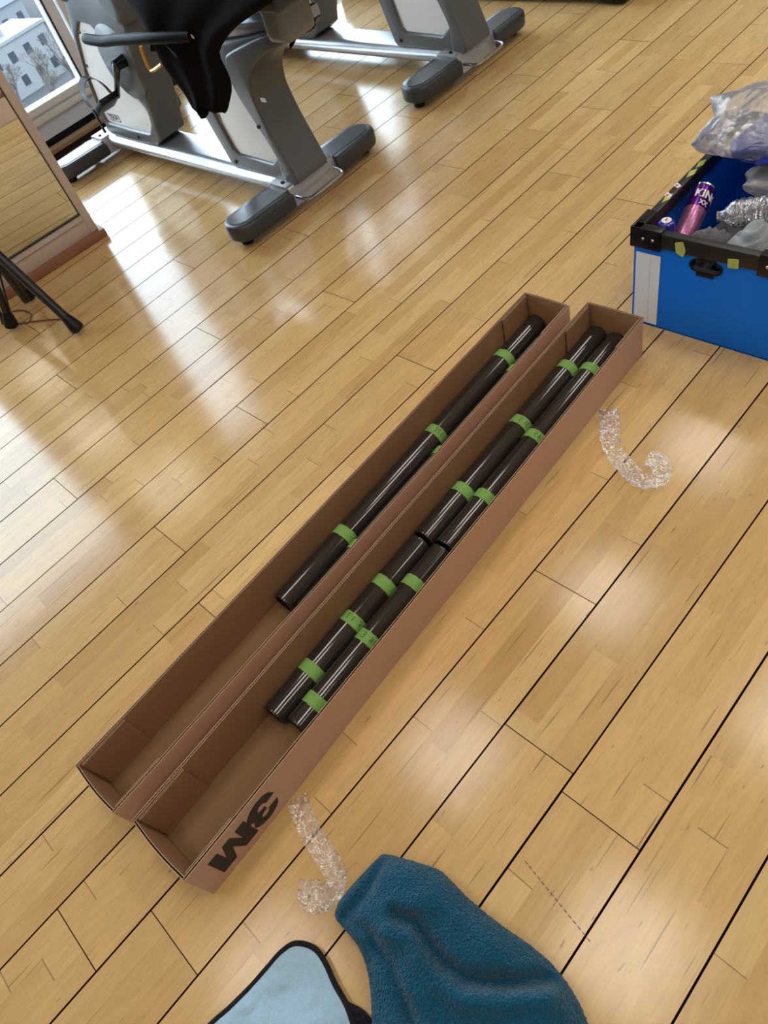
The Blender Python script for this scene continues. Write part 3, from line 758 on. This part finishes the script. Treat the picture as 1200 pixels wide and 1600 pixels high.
def side_print(name, pts, sub):
    bm = prism([(a, b) for a, b in pts], -.0009, .0002, axes='xz')
    bmesh.ops.triangulate(bm, faces=bm.faces)
    for _ in range(1): bmesh.ops.subdivide_edges(bm, edges=[e for e in bm.edges if e.calc_length() > .02], cuts=2)
    h = .12; L = 1.5498
    for v in bm.verts:
        u, t, z = v.co
        s = u / L
        b = -.002 * math.sin(math.pi * s) * (z / h)
        w = .003 * nz((s * L * 3.2, z * 6, 1), 1.0, 1)
        q = Vector(NRb) + uxb * u + uyb * (t - .0002 + b + w * (.4 + .6 * (1 - z / h)))
        v.co = (q.x, q.y, z)
    return obj(name, bm, M_ink, tB, smooth=False)
side_print('printed_letter', lm, 2)
side_print('printed_numeral', l3, 2)

# ------------------------------------------------------------------ film rolls
RR = .0272
GL = {'1': [[(0, 0), (0, 1)]], '2': [[(0, .8), (.3, 1), (.6, .8), (.5, .5), (0, 0), (.6, 0)]], '3': [[(0, 1), (.6, .95), (.25, .55), (.6, .4), (.4, 0), (0, .1)]],
      '5': [[(.6, 1), (.1, 1), (.05, .55), (.5, .5), (.5, .1), (0, 0)]], '6': [[(.5, 1), (.1, .6), (.05, .1), (.5, .1), (.45, .5), (.1, .4)]], 'E': [[(.6, 1), (0, 1), (0, 0), (.6, 0)], [(0, .5), (.45, .5)]],
      'F': [[(.6, 1), (0, 1), (0, 0)], [(0, .5), (.45, .5)]], '7': [[(0, 1), (.6, 1), (.2, 0)]], 'J': [[(.4, 1), (.4, .1), (.1, 0)]], 'C': [[(.6, .9), (.2, 1), (0, .5), (.2, 0), (.6, .1)]]}
def film_roll(label, A, B, zc, tapes, marks=None, r=RR, rot0=0):
    A, B = Vector((*A, zc)), Vector((*B, zc)); d = B - A; L = d.length
    ang = math.atan2(d.y, d.x)
    t = thing('film_roll', label, 'roll', A, (0, 0, ang), 'black film rolls in the cardboard trays')
    bm = bmesh.new(); n = 40; ns = int(L / .03)
    prof = [(0, .012, r - .004), (0, 0.0, r - .0035), (0, 0.0, r - .0008)]
    rings = []
    def ring(x, rad):
        vs = []
        for k in range(n):
            a = 2 * math.pi * k / n
            rr = rad
            if 0.002 < x < L - .002: rr += min(1, x / .05, (L - x) / .05) * .00035 * nz((x * 5, math.cos(a) * 1.5, math.sin(a) * 1.5), 1, int(L * 100)) + .00010 * math.cos(4 * a + x * 2)
            vs.append(bm.verts.new((x, rr * math.cos(a), rr * math.sin(a))))
        return vs
    xs = [(.030, r - .005), (.0, r - .0045), (.0, r - .001), (.001, r), (.005, r)] + [(L * i / ns, r) for i in range(1, ns)] + [(L - .005, r), (L - .001, r), (L, r - .001), (L, r - .0045), (L - .03, r - .005)]
    rings = [ring(x, q) for x, q in xs]
    for a, b in zip(rings, rings[1:]):
        for k in range(n): bm.faces.new((a[k], a[(k + 1) % n], b[(k + 1) % n], b[k]))
    obj('wound_film', bm, M_roll, t, angle=50)
    bm = lathe([(r - .0051, .012), (r - .009, .012), (r - .009, L - .012), (r - .0051, L - .012), (r - .0051, .012)], 24, mtx=Matrix.Rotation(math.pi / 2, 4, 'Y'))
    obj('core', bm, M_core, t)
    for i, x in enumerate(tapes):
        x = x - A.x; x = max(.02, x)
        w = .0265; bm = bmesh.new(); g = []
        a0, a1 = math.radians(-35 + random.uniform(-12, 6)), math.radians(180 + random.uniform(-8, 15))
        sk = random.uniform(-.002, .002)
        for q in range(25):
            a = a0 + (a1 - a0) * q / 24
            g.append([bm.verts.new((x + e * w / 2 + sk * (q / 12 - 1) + .0004 * math.sin(q * 1.7 + e), rr * math.cos(a), rr * math.sin(a))) for e, rr in ((-1, r + .0006), (1, r + .0006), (1, r + .0009), (-1, r + .0009))])
        for a, b in zip(g, g[1:]):
            for k in range(4): bm.faces.new((a[k], a[(k + 1) % 4], b[(k + 1) % 4], b[k]))
        bm.faces.new(g[0]); bm.faces.new(g[-1])
        tp = obj('masking_tape', bm, M_tape, t)
        if marks and i == marks[0]:
            bm = bmesh.new(); th0 = math.radians(152)
            for ch in marks[1]:
                if ch != ' ':
                    for st in GL[ch]:
                        pts = []
                        fine = []
                        for (p, q) in zip(st, st[1:]):
                            for k in range(4): fine.append((p[0] + (q[0] - p[0]) * k / 4, p[1] + (q[1] - p[1]) * k / 4))
                        fine.append(st[-1])
                        for gx, gy in fine:
                            a = th0 - gx * .0095 / r; rr = r + .0011
                            pts.append((x + (gy - .5) * .013 + .001, rr * math.cos(a), rr * math.sin(a)))
                        add_tube(bm, pts, .00062, 5)
                th0 -= .0098 / r
            obj('handwriting', bm, M_pen, tp)
    return t
zf = .0052 + RR + .0008
film_roll('long black film roll on the left in the left tray', (.218, .940), (1.245, .9875), zf, [.428, .781, 1.081], (1, '37E'), r=.0285)
film_roll('long black film roll mostly hidden behind the right wall of the left tray', (.235, .8835), (1.225, .925), zf, [.418, .735, 1.05], (1, '15E'), r=.0265)
film_roll('far left short black roll in the right tray, its near end raised over another roll', (.522, .784), (1.272, .8175), zf + .003, [.671, .907, 1.118], (1, '315'), r=.0272)
film_roll('far right short black roll in the right tray, against its side panel', (.530, .7275), (1.272, .7615), zf + .003, [.682, .886, 1.136], (1, 'J65'), r=.0272)
film_roll('near left short black roll in the right tray, with F 17 pen marks', (.031, .7635), (.514, .7855), zf, [.145, .277, .382], (1, 'F 17'), r=.0272)
film_roll('near right short black roll in the right tray, with J6 E pen marks', (.045, .707), (.522, .7285), zf, [.103, .265, .419], (1, 'J6 E'), r=.0272)

# ------------------------------------------------------------------ blue container and its contents
X0, X1, YR, YL = 1.395, 1.935, .425, .792
bn = thing('blue_container', 'blue corrugated plastic crate with black rim and metal corner caps, full of oddments', 'crate', ((X0 + X1) / 2, (YR + YL) / 2, 0))
bx, by = (X0 + X1) / 2, (YR + YL) / 2
def bpart(n, bm, m, par=None, **k):
    bmesh.ops.translate(bm, vec=(-bx, -by, 0), verts=bm.verts); return obj(n, bm, m, par or bn, **k)
T = .006
hy, hz = .611, .213
slot = [(hy + sx * .022 + .016 * sx * math.cos(a), hz + .014 * math.sin(a)) for sx, a in [(1, math.radians(q)) for q in range(-90, 91, 15)] + [(-1, math.radians(-q)) for q in range(-90, 91, 15)]]
slot = []
for q in range(-90, 91, 15): slot.append((hy + .024 + .016 * math.cos(math.radians(q)), hz + .016 * math.sin(math.radians(q))))
for q in range(90, 271, 15): slot.append((hy - .024 + .016 * math.cos(math.radians(q)), hz + .016 * math.sin(math.radians(q))))
bpart('front_panel', prism([(YR, .002), (YL, .002), (YL, .262), (YR, .262)], X0, X0 + T, holes=[slot]), M_blue, smooth=False)
bpart('back_panel', box(X1 - T, X1, YR, YL, .002, .262), M_blue, smooth=False)
bpart('side_panel', box(X0 + T, X1 - T, YL - T, YL, .002, .262), M_blue, smooth=False)
bpart('side_panel', box(X0 + T, X1 - T, YR, YR + T, .002, .262), M_blue, smooth=False)
bpart('bottom_panel', box(X0, X1, YR, YL, .0, .004), M_blue, smooth=False)
r_o, r_z0, r_z1 = .005, .236, .274
def rim(x0, x1, y0, y1): return box(x0, x1, y0, y1, r_z0, r_z1, bev=.003)
bpart('rim_rail', rim(X0 - r_o, X0 + .016, YR, YL), M_binrim)
bpart('rim_rail', rim(X1 - .016, X1 + r_o, YR, YL), M_binrim)
bpart('rim_rail', rim(X0, X1, YL - .016, YL + r_o), M_binrim)
bpart('rim_rail', rim(X0, X1, YR - r_o, YR + .016), M_binrim)
for sx, cx in ((1, X0 - r_o), (-1, X1 + r_o)):
    for sy, cy in ((-1, YL + r_o), (1, YR - r_o)):
        a, b = sorted((cx - sx * .003, cx + sx * .075)); c_, d_ = sorted((cy - sy * .003, cy + sy * .075))
        bm = bmesh.new()
        e1, e2 = sorted((cx - sx * .003, cx + sx * .003)); add_box(bm, e1, e2, c_, d_, r_z0 - .008, r_z1 + .006, bev=.002)
        e1, e2 = sorted((cy - sy * .003, cy + sy * .003)); add_box(bm, a, b, e1, e2, r_z0 - .008, r_z1 + .006, bev=.002)
        add_box(bm, *sorted((cx, cx + sx * .022)), c_, d_, r_z1 + .001, r_z1 + .005, bev=.001)
        add_box(bm, a, b, *sorted((cy, cy + sy * .022)), r_z1 + .001, r_z1 + .005, bev=.001)
        cc = bpart('corner_cap', bm, M_gloss)
        for k in (.03, .055):
            bpart('rivet', lathe([(0, 0), (.004, 0), (.003, .0015), (0, .002)], 12, mtx=Matrix.Translation((cx - sx * .003, cy + sy * k, .254)) @ Matrix.Rotation(-sx * math.pi / 2, 4, 'Y')), M_steel, cc)
# hand hole liner
bpart('hand_hole_liner', prism(slot, X0 - .002, X0 + .012, holes=[[(hy + (y - hy) * .86, hz + (z - hz) * .8) for y, z in slot]]), M_rubber)
bm = box(X0 - .003, X0 + .004, hy - .021, hy + .021, hz + .013, hz + .025, bev=.001); add_box(bm, X0 - .003, X0 + .004, hy - .021, hy + .021, hz - .026, hz - .014, bev=.001)
bpart('hand_hole_tab', bm, M_rubber)
bpart('paper_label', box(X0 - .0012, X0 + .001, .722, .786, .008, .212), M_paper, smooth=False)
bpart('paper_label', box(X0 - .0018, X0 + .001, .748, .784, .010, .205), M_paper, smooth=False)
# scraps of tape on the rim
def scrap(pts, zt, m, par=None):
    return bpart('tape_scrap', prism(pts, zt, zt + .0006, axes='xy'), m, par, smooth=False)
bpart('tape_scrap', prism(round_loop([(.665, .228), (.683, .236), (.688, .262), (.668, .268), (.660, .246)], .004, 2), X0 - r_o - .0008, X0 - .004), M_lime, smooth=False)
bpart('tape_scrap', prism(round_loop([(.536, .232), (.560, .229), (.562, .252), (.538, .256)], .002, 2), X0 - r_o - .0008, X0 - .004), M_lime, smooth=False)
for xx, m_ in ((1.505, M_lime), (1.62, M_lime), (1.665, M_lime)):
    scrap([(xx, .787), (xx + .02, .777), (xx + .045, .782), (xx + .03, .793)], r_z1, m_)
for xx in (1.528, 1.572):
    s_ = scrap([(xx, .783), (xx + .012, .779), (xx + .022, .795), (xx + .008, .7975)], r_z1 + .0004, M_paper)
    scrap([(xx + .003, .789), (xx + .013, .786), (xx + .012, .795)], r_z1 + .0011, M_red, s_)

def lump(name, label, cat, c, rad, mt_, amp=.25, s=10, seed=0, sub=5, squash=1, fold=0):
    bm = bmesh.new(); bmesh.ops.create_icosphere(bm, subdivisions=sub, radius=1)
    for v in bm.verts:
        p = v.co.copy(); q = Vector((p.x * rad[0], p.y * rad[1], p.z * rad[2]))
        n1 = nz(q, s, seed); n2 = abs(nz(q, s * 2.1, seed + 5)); n3 = abs(nz(q, s * 4.3, seed + 9))
        f = 1 + amp * n1 - amp * .9 * n2 + amp * .35 * n3
        if fold:
            w_ = 9 * p.y + 5 * p.x + 7 * n1 + 3 * p.z
            f = 1 + amp * n1 * .6 + fold * (abs(math.sin(w_)) ** .6 - .6) + fold * .5 * math.sin(2.3 * w_ + 5 * n1)
        v.co = Vector(c) + q * f
    o = obj(name, bm, mt_, angle=180)
    return tag(o, label, cat)

lump('dark_grey_cloth', 'crumpled dark grey cloth behind the front rim of the blue crate', 'cloth', (1.482, .645, .150), (.060, .075, .092), M_cloth_d, .35, 11, 1, fold=.13)
lump('light_grey_cloth', 'folded lighter grey jersey cloth at the right inside the crate', 'cloth', (1.485, .540, .178), (.062, .075, .090), M_cloth_l, .35, 13, 2, fold=.15)
lump('black_bin_bag', 'black crumpled plastic seen behind the hand hole of the crate', 'bag', (1.448, .60, .10), (.034, .10, .10), M_rubber, .3, 14, 3)
lump('crate_filling_cloth', 'dark crumpled cloth filling the bottom of the blue crate', 'cloth', (1.66, .61, .075), (.20, .15, .065), M_cloth_d, .2, 9, 4)
lump('navy_garment', 'navy blue garment bundled inside the clear bag', 'clothing', (1.80, .63, .300), (.125, .11, .036), M_navy, .3, 10, 6)
lump('green_packet', 'small yellow-green packet under the plastic bag', 'packet', (1.80, .66, .215), (.035, .03, .02), M_green, .25, 22, 8, sub=4)

def bag(name, label, c, rad, seed, rotz=0, corners=()):
    bm = bmesh.new(); bmesh.ops.create_icosphere(bm, subdivisions=6, radius=1)
    sg = lambda v, e: math.copysign(abs(v) ** e, v)
    for v in bm.verts:
        p = v.co.copy(); p = Vector((sg(p.x, .75), sg(p.y, .75), sg(p.z, .8)))
        q = Vector((p.x * rad[0], p.y * rad[1], p.z * rad[2]))
        n1 = nz(q, 8, seed)
        w = q + Vector((nz(q, 12, seed + 21), nz(q, 12, seed + 22), nz(q, 12, seed + 23))) * .03
        cr = 1 - 2 * abs(nz(w, 10, seed + 3)); cr2 = 1 - 2 * abs(nz(w, 24, seed + 7)); cr3 = 1 - 2 * abs(nz(w, 55, seed + 2))
        f = 1 + .14 * n1 + .10 * cr + .06 * cr2 + .025 * cr3
        q = q * f
        for cx, cy, cz, k in corners:
            cc = Vector((cx, cy, cz)); d = (q.normalized() - cc.normalized()).length
            q += cc * k * max(0, 1 - d / .55) ** 1.6
        v.co = q
    bmesh.ops.transform(bm, matrix=Matrix.Translation(c) @ Matrix.Rotation(rotz, 4, 'Z'), verts=bm.verts)
    return tag(obj(name, bm, M_bag, angle=32), label, 'plastic bag')
bag('plastic_bag', 'large translucent plastic bag with a blue garment inside, on the back of the crate', (1.835, .675, .318), (.135, .125, .052), 2, .1, corners=((-.10, .12, .0, .35), (.03, .13, .02, .4), (-.1, -.1, 0, .2)))
bag('plastic_bag', 'smaller clear plastic bag lying over the bottle inside the crate', (1.745, .590, .240), (.055, .085, .026), 9, .5, corners=((-.05, .10, .02, .3),))

# PET bottle lying on its side
def bottle():
    prof = [(0, 0), (.024, 0), (.031, .006)]
    for i in range(10):
        z = .012 + i * .015
        prof += [(.0335, z), (.0335, z + .008), (.0295, z + .0105), (.0295, z + .0125)]
    prof += [(.033, .163), (.030, .172), (.022, .184), (.013, .192), (.0125, .205), (0, .205)]
    bm = lathe(prof, 32)
    for v in bm.verts: v.co += Vector((nz(v.co, 40), nz(v.co, 40, 3), 0)) * .003
    d = Vector((1.615, .47, .282)) - Vector((1.545, .675, .240))
    q = Vector((0, 0, 1)).rotation_difference(d.normalized() * -1)
    bmesh.ops.transform(bm, matrix=Matrix.Translation((1.612, .475, .277)) @ q.to_matrix().to_4x4(), verts=bm.verts)
    return bm
pb = thing('plastic_bottle', 'crushed clear ribbed plastic bottle lying across the crate contents', 'bottle', (0, 0, 0))
obj('bottle_body', bottle(), M_pet, pb, angle=60)

# drinks can
cn = thing('drinks_can', 'purple drinks can with white lettering leaning in the left side of the crate', 'can', (0, 0, 0))
A = Vector((1.50, .724, .19)); Bv = Vector((1.634, .742, .247)); d = (Bv - A).normalized()
Lc = .150
q = Vector((0, 0, 1)).rotation_difference(d); mt = Matrix.Translation(Bv - d * Lc) @ q.to_matrix().to_4x4()
rc = .0268
obj('can_lower_body', lathe([(0, .002), (.018, .002), (.022, 0), (rc, .010), (rc, .085)], 40, mtx=mt), M_canlow, cn)
obj('can_upper_body', lathe([(rc, .085), (rc, .138), (rc - .003, .146)], 40, mtx=mt), M_can, cn)
obj('can_lid', lathe([(rc - .003, .146), (rc - .0025, .150), (rc - .0045, .150), (rc - .006, .146), (0, .146)], 40, mtx=mt), M_canlid, cn)
def on_can(s, size, zc, ang0, m_, bold=0):
    cu = text_mesh('can_lettering', s, size, m_, cn, Matrix.Identity(4), depth=.0002, bold=bold)
    me = cu.data
    for v in me.vertices:
        a = math.radians(ang0) + v.co.x / rc; rr = rc + .0003 + v.co.z
        v.co = mt @ Vector((rr * math.cos(a), rr * math.sin(a), zc + v.co.y))
# direction of the camera as seen from the can, in can coordinates
dc = mt.to_3x3().inverted() @ (Vector((0, 0, 1.3)) - Bv); ca = math.degrees(math.atan2(dc.y, dc.x))
M_cantxt = mat('can_white_print', srgb(235, 232, 240), .4)
on_can('KING', .027, .118, ca + 30, M_cantxt, .0009)
on_can('XX', .016, .096, ca + 22, M_cantxt, .0004)
# blue capped bottle standing in the corner
cp = thing('blue_capped_bottle', 'bottle with a shiny dark blue cap in the left corner of the crate', 'bottle', (1.448, .742, 0))
obj('bottle_body', lathe([(0, .006), (.024, .006), (.026, .012), (.026, .19), (.018, .215), (.014, .232), (0, .232)], 28), M_navycap, cp)
obj('cap', lathe([(.0195, .232), (.0205, .236), (.0205, .258), (.018, .267), (.012, .271), (0, .272)], 28), M_navycap, cp)
obj('cap_sticker', lathe([(0, .2725), (.0115, .2715), (.0115, .2726), (0, .2735)], 24), M_paper, cp)
obj('cap_print', box(-.004, .004, -.002, .002, .2732, .2740), M_red, cp, smooth=False)

# ------------------------------------------------------------------ cloths in the foreground
def cloth_heap(outline, center, hfun, nr=56, na=200, edge=.0):
    """closed outline around a centre; height profile h(rho, x, y)"""
    c = Vector(center); loop = curve_loop(outline, 8)
    P = [Vector(p) for p in loop]
    # resample by angle
    ang = []
    for k in range(na):
        a = 2 * math.pi * k / na; d = Vector((math.cos(a), math.sin(a))); best = 0
        for i in range(len(P)):
            p, q = P[i] - c, P[(i + 1) % len(P)] - c
            e = q - p; den = d.x * e.y - d.y * e.x
            if abs(den) < 1e-12: continue
            t = (p.x * e.y - p.y * e.x) / den; u = (p.x * d.y - p.y * d.x) / den
            if t > 0 and -1e-6 <= u <= 1 + 1e-6: best = max(best, t)
        ang.append((d, best))
    bm = bmesh.new(); cv = bm.verts.new((c.x, c.y, hfun(0, c.x, c.y))); pr = None
    for r in range(1, nr + 1):
        rho = r / nr; rho = 1 - (1 - rho) ** 1.35
        ring = []
        for d, R in ang:
            p = c + d * (R * rho)
            ring.append(bm.verts.new((p.x, p.y, hfun(rho, p.x, p.y))))
        for k in range(na):
            if pr is None: bm.faces.new((cv, ring[k], ring[(k + 1) % na]))
            else: bm.faces.new((pr[k], pr[(k + 1) % na], ring[(k + 1) % na], ring[k]))
        pr = ring
    # tuck the rim under
    ring = [bm.verts.new((v.co.x + (c.x - v.co.x) * .03, v.co.y + (c.y - v.co.y) * .03, .002)) for v in pr]
    for k in range(na): bm.faces.new((pr[k], pr[(k + 1) % na], ring[(k + 1) % na], ring[k]))
    return bm, [v.co.copy() for v in pr]

tow = [(-.135, .430), (-.100, .438), (-.022, .432), (-.006, .421), (.030, .345), (.034, .318), (.032, .272), (.036, .211), (.044, .156), (.045, .111), (.036, .070), (.012, .025), (-.04, -.02),
       (-.12, -.01), (-.20, .06), (-.235, .15), (-.225, .24), (-.165, .315), (-.142, .361), (-.138, .407)]
v1 = [(-.062, .330), (-.050, .298), (-.058, .262), (-.061, .236), (-.056, .195), (-.014, .142), (.03, .104)]
v2 = [(-.150, .43), (-.105, .395), (-.075, .392), (-.02, .415)]
v3 = [(-.125, .40), (-.110, .35), (-.120, .29), (-.15, .22)]
def towel_h(rho, x, y):
    h = .075 * (1 - max(0, rho) ** 5) ** .6 if rho < 1 else 0
    h = max(h, 0) + .011
    e = min(1, (1 - rho) * 7)
    h -= .026 * math.exp(-(poly_dist((x, y), v1) / .011) ** 2) * e
    h += .014 * math.exp(-((poly_dist((x, y), [(a - .024, b - .012) for a, b in v1])) / .016) ** 2) * e
    h -= .020 * math.exp(-(poly_dist((x, y), v2) / .014) ** 2) * e
    h -= .018 * math.exp(-(poly_dist((x, y), v3) / .010) ** 2) * e
    h += (.020 * nz((x, y), 9, 2) + .008 * nz((x, y), 25, 4)) * e
    h += .0012 * nz((x, y), 260, 5)
    return max(h, .006)
tow = [(-.06 + (a + .06) * .985, .22 + (b - .22) * .975) for a, b in tow]
bm, _r = cloth_heap(tow, (-.065, .24), towel_h, 70, 260)
o = obj('teal_towel', bm, M_teal, angle=180)
sb = o.modifiers.new('fine', 'SUBSURF'); sb.levels = 2; sb.render_levels = 2
tx = bpy.data.textures.new('terry_loops', 'CLOUDS'); tx.noise_scale = .0032; tx.noise_depth = 1
dm = o.modifiers.new('pile', 'DISPLACE'); dm.texture = tx; dm.strength = .0042; dm.mid_level = .5; dm.texture_coords = 'LOCAL'
tag(o, 'bunched teal terry towel at the bottom edge of the picture', 'towel')

lb = [(-.208, .448), (-.232, .458), (-.262, .460), (-.300, .462), (-.340, .467), (-.40, .476), (-.47, .46), (-.47, .34), (-.42, .22), (-.32, .17), (-.25, .22), (-.222, .292), (-.209, .325), (-.203, .356), (-.193, .392), (-.192, .420)]
def lb_h(rho, x, y):
    e = min(1, (1 - rho) * 6)
    return .014 + .010 * (1 - rho ** 4) + (.012 * nz((x, y), 14, 6) + .011 * abs(nz((x, y), 26, 8)) + .003 * abs(nz((x, y), 70, 9))) * e
bm, rimv = cloth_heap(lb, (-.32, .34), lb_h, 40, 180)
cl = thing('light_blue_cloth', 'light blue microfibre cloth with a black bound edge, left of the teal towel', 'cloth', (0, 0, 0))
obj('top_face', bm, M_sky, cl, angle=180)
pts = [Vector((v.x, v.y, .013 )) for i, v in enumerate(rimv)]
obj('black_binding', tube(pts, .0048, 8, closed=True), M_edge, cl)
# black plush underside turned out beyond the right edge
ub = [(-.203, .400), (-.199, .36), (-.205, .33), (-.196, .300), (-.20, .26), (-.23, .22), (-.26, .24), (-.25, .32), (-.225, .38)]
bm, _r = cloth_heap(ub, (-.225, .30), lambda rho, x, y: .006 + .006 * (1 - rho ** 3) + .0022 * nz((x, y), 200, 3), 20, 90)
obj('plush_underside', bm, M_fuzz, cl, angle=180)

# ------------------------------------------------------------------ clear packing tape
def ribbon(name, label, path, w, seed, tw=None):
    P = smooth_path([(x, y, z) for x, y, z in path], 18); bm = bmesh.new(); pr = None; n = 18
    for i, p in enumerate(P):
        t = (P[min(i + 1, len(P) - 1)] - P[max(i - 1, 0)]); t.z = 0; t.normalize(); s = Vector((-t.y, t.x, 0))
        row = []
        for k in range(n + 1):
            e = k / n * 2 - 1
            q = p + s * e * w / 2
            cr = abs(nz((q.x, q.y), 55, seed)) * .012 + abs(nz((q.x, q.y), 150, seed + 1)) * .007
            row.append(bm.verts.new((q.x, q.y, max(.0008, q.z + cr + (.004 * abs(e) ** 3)))))
        if pr:
            for k in range(n): bm.faces.new((pr[k], pr[k + 1], row[k + 1], row[k]))
        pr = row
    o = obj(name, bm, M_clear, angle=20)
    return tag(o, label, 'packing tape')
ribbon('packing_tape', 'crinkled clear packing tape on the floor right of the trays, near their far end', [(1.08, .668, .001), (1.045, .640, .010), (.995, .610, .012), (.962, .572, .002), (.935, .52, .002), (.925, .482, .004), (.945, .458, .010), (.975, .475, .020), (.972, .505, .022)], .046, 1)
ribbon('packing_tape', 'crinkled clear packing tape strip between the trays and the teal towel', [(-.045, .622, .001), (-.06, .590, .006), (-.075, .545, .003), (-.082, .500, .002), (-.090, .468, .008), (-.112, .452, .014), (-.138, .462, .006), (-.145, .482, .006), (-.125, .500, .004)], .040, 5)

# ------------------------------------------------------------------ city far below the window
def far(r, g, b, k=.16):  # k dims the city's own colours to offset the strong sky light
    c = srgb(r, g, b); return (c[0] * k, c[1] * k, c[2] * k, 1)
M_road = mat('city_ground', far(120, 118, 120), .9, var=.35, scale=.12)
GZ = -27.0
struct('street_ground', box(-150, 360, 12, 520, GZ - .5, GZ), M_road)
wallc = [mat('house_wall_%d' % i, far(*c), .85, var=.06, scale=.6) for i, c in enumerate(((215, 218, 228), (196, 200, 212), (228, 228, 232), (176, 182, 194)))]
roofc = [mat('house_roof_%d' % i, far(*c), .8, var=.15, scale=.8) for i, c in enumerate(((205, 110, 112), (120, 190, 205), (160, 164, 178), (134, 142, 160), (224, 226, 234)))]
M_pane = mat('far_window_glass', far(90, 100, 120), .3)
M_bark = mat('bare_branches', far(160, 146, 142), .9)
M_bush = mat('yellow_green_bush', far(190, 196, 110), .9, var=.3, scale=3)
def house(x, y, w, d, h, wi, ri, rot, label, gable=True):
    x *= 2.07; y *= 2.07
    t = thing('house', label, 'house', (x, y, GZ), (0, 0, rot), 'houses far below the window')
    wl = obj('walls', box(-w / 2, w / 2, -d / 2, d / 2, 0, h), wallc[wi], t, smooth=False)
    bm = bmesh.new()
    if gable:
        o_ = .35; a = [(-w / 2 - o_, -d / 2 - o_), (w / 2 + o_, -d / 2 - o_), (w / 2 + o_, d / 2 + o_), (-w / 2 - o_, d / 2 + o_)]
        b = [bm.verts.new((p[0], p[1], h)) for p in a]; r1 = bm.verts.new((-w / 2 + .6, 0, h + 1.5)); r2 = bm.verts.new((w / 2 - .6, 0, h + 1.5))
        for f in ((b[0], b[1], r2, r1), (b[2], b[3], r1, r2), (b[1], b[2], r2), (b[3], b[0], r1), tuple(b)): bm.faces.new(f)
    else:
        add_box(bm, -w / 2 - .2, w / 2 + .2, -d / 2 - .2, d / 2 + .2, h, h + .35); add_box(bm, -w / 5, w / 8, -d / 5, d / 5, h + .35, h + 1.6)
    obj('roof', bm, roofc[ri], t, smooth=False)
    fl_ = max(1, int(h / 2.9)); nn = max(2, int(w / 2.6))
    for fz in range(fl_):
        for k in range(nn):
            xx = -w / 2 + (k + .5) * w / nn
            obj('window', box(xx - .5, xx + .5, -d / 2 - .04, -d / 2 + .02, fz * 2.8 + 1.0, fz * 2.8 + 2.2), M_pane, t, smooth=False)
    for k in range(max(1, int(d / 3.5))):
        yy = -d / 2 + (k + .5) * d / max(1, int(d / 3.5))
        obj('window', box(-w / 2 - .04, -w / 2 + .02, yy - .5, yy + .5, (fl_ - 1) * 2.8 + 1.0, (fl_ - 1) * 2.8 + 2.2), M_pane, t, smooth=False)
    return t
house(18.6, 56.5, 13, 8, 6.0, 2, 4, .12, 'white two-storey flat-roofed house nearest below the window, above the bare trees', gable=False)
house(20.6, 65, 16, 8, 6.4, 0, 2, .1, 'long pale house with a grey pitched roof behind the nearest white house')
house(23.0, 74, 20, 8, 6, 2, 0, .1, 'far house with a red roof, seen through the window')
house(29.8, 70, 9, 10, 10, 2, 4, .12, 'tall white flat-roofed block right of the red roof', gable=False)
house(26.5, 84, 16, 9, 7, 1, 1, .1, 'far house with a teal roof above the red one')
house(35.5, 84, 14, 9, 9, 0, 3, .1, 'pale far block beyond the tall white one', gable=False)
rs = random.Random(3)
for r in range(3):
    for k in range(6):
        x = -40 + k * 26 + rs.uniform(-4, 4); y = 60 + r * 34 + rs.uniform(-5, 5)
        if abs(x / y - .36) < .17: continue
        house(x, y, rs.uniform(8, 13), rs.uniform(7, 10), rs.uniform(5, 10), rs.randrange(4), rs.randrange(5), rs.uniform(-.1, .3), 'pale house among others far off in the city', rs.random() < .6)
def bare_tree(x, y, h, label, seed, leaf=False):
    rs2 = random.Random(seed); x *= 2.07; y *= 2.07
    rs2 = random.Random(seed); t = thing('bare_tree', label, 'tree', (x, y, GZ), group='trees below the window')
    obj('trunk', tube([(0, 0, 0), (.1, 0, h * .25), (0, .1, h * .5)], [.22, .17, .12], 7), M_bark, t)
    bm = bmesh.new()
    def br(p, d, l, r, dep):
        q = p + d * l; add_tube(bm, [p, q], [r, r * .6], 4, caps=False)
        if dep:
            for _ in range(3):
                d2 = (d + Vector((rs2.uniform(-.8, .8), rs2.uniform(-.8, .8), rs2.uniform(-.2, .5)))).normalized(); br(q, d2, l * .68, r * .6, dep - 1)
    for _ in range(5): br(Vector((0, 0, h * rs2.uniform(.3, .5))), Vector((rs2.uniform(-.7, .7), rs2.uniform(-.7, .7), 1)).normalized(), h * .22, .09, 4)
    obj('branches', bm, M_bark, t, smooth=False)
    return t
for i, (x, y, h) in enumerate(((16.4, 50.5, 6), (18.2, 50, 6.5), (20.2, 50.6, 7), (15.2, 53, 6), (22.4, 52.5, 7), (19.2, 47.2, 5.5), (17.4, 47.5, 5), (21.3, 47.6, 6))):
    bare_tree(x, y, h, 'leafless tree with fine pale branches below the window', i)
lump('bush', 'yellow-green bush beside the bare trees outside the window', 'bush', (49.5, 111, GZ + 1.5), (2.6, 1.8, 1.5), M_bush, .5, 1.5, 3, sub=4)
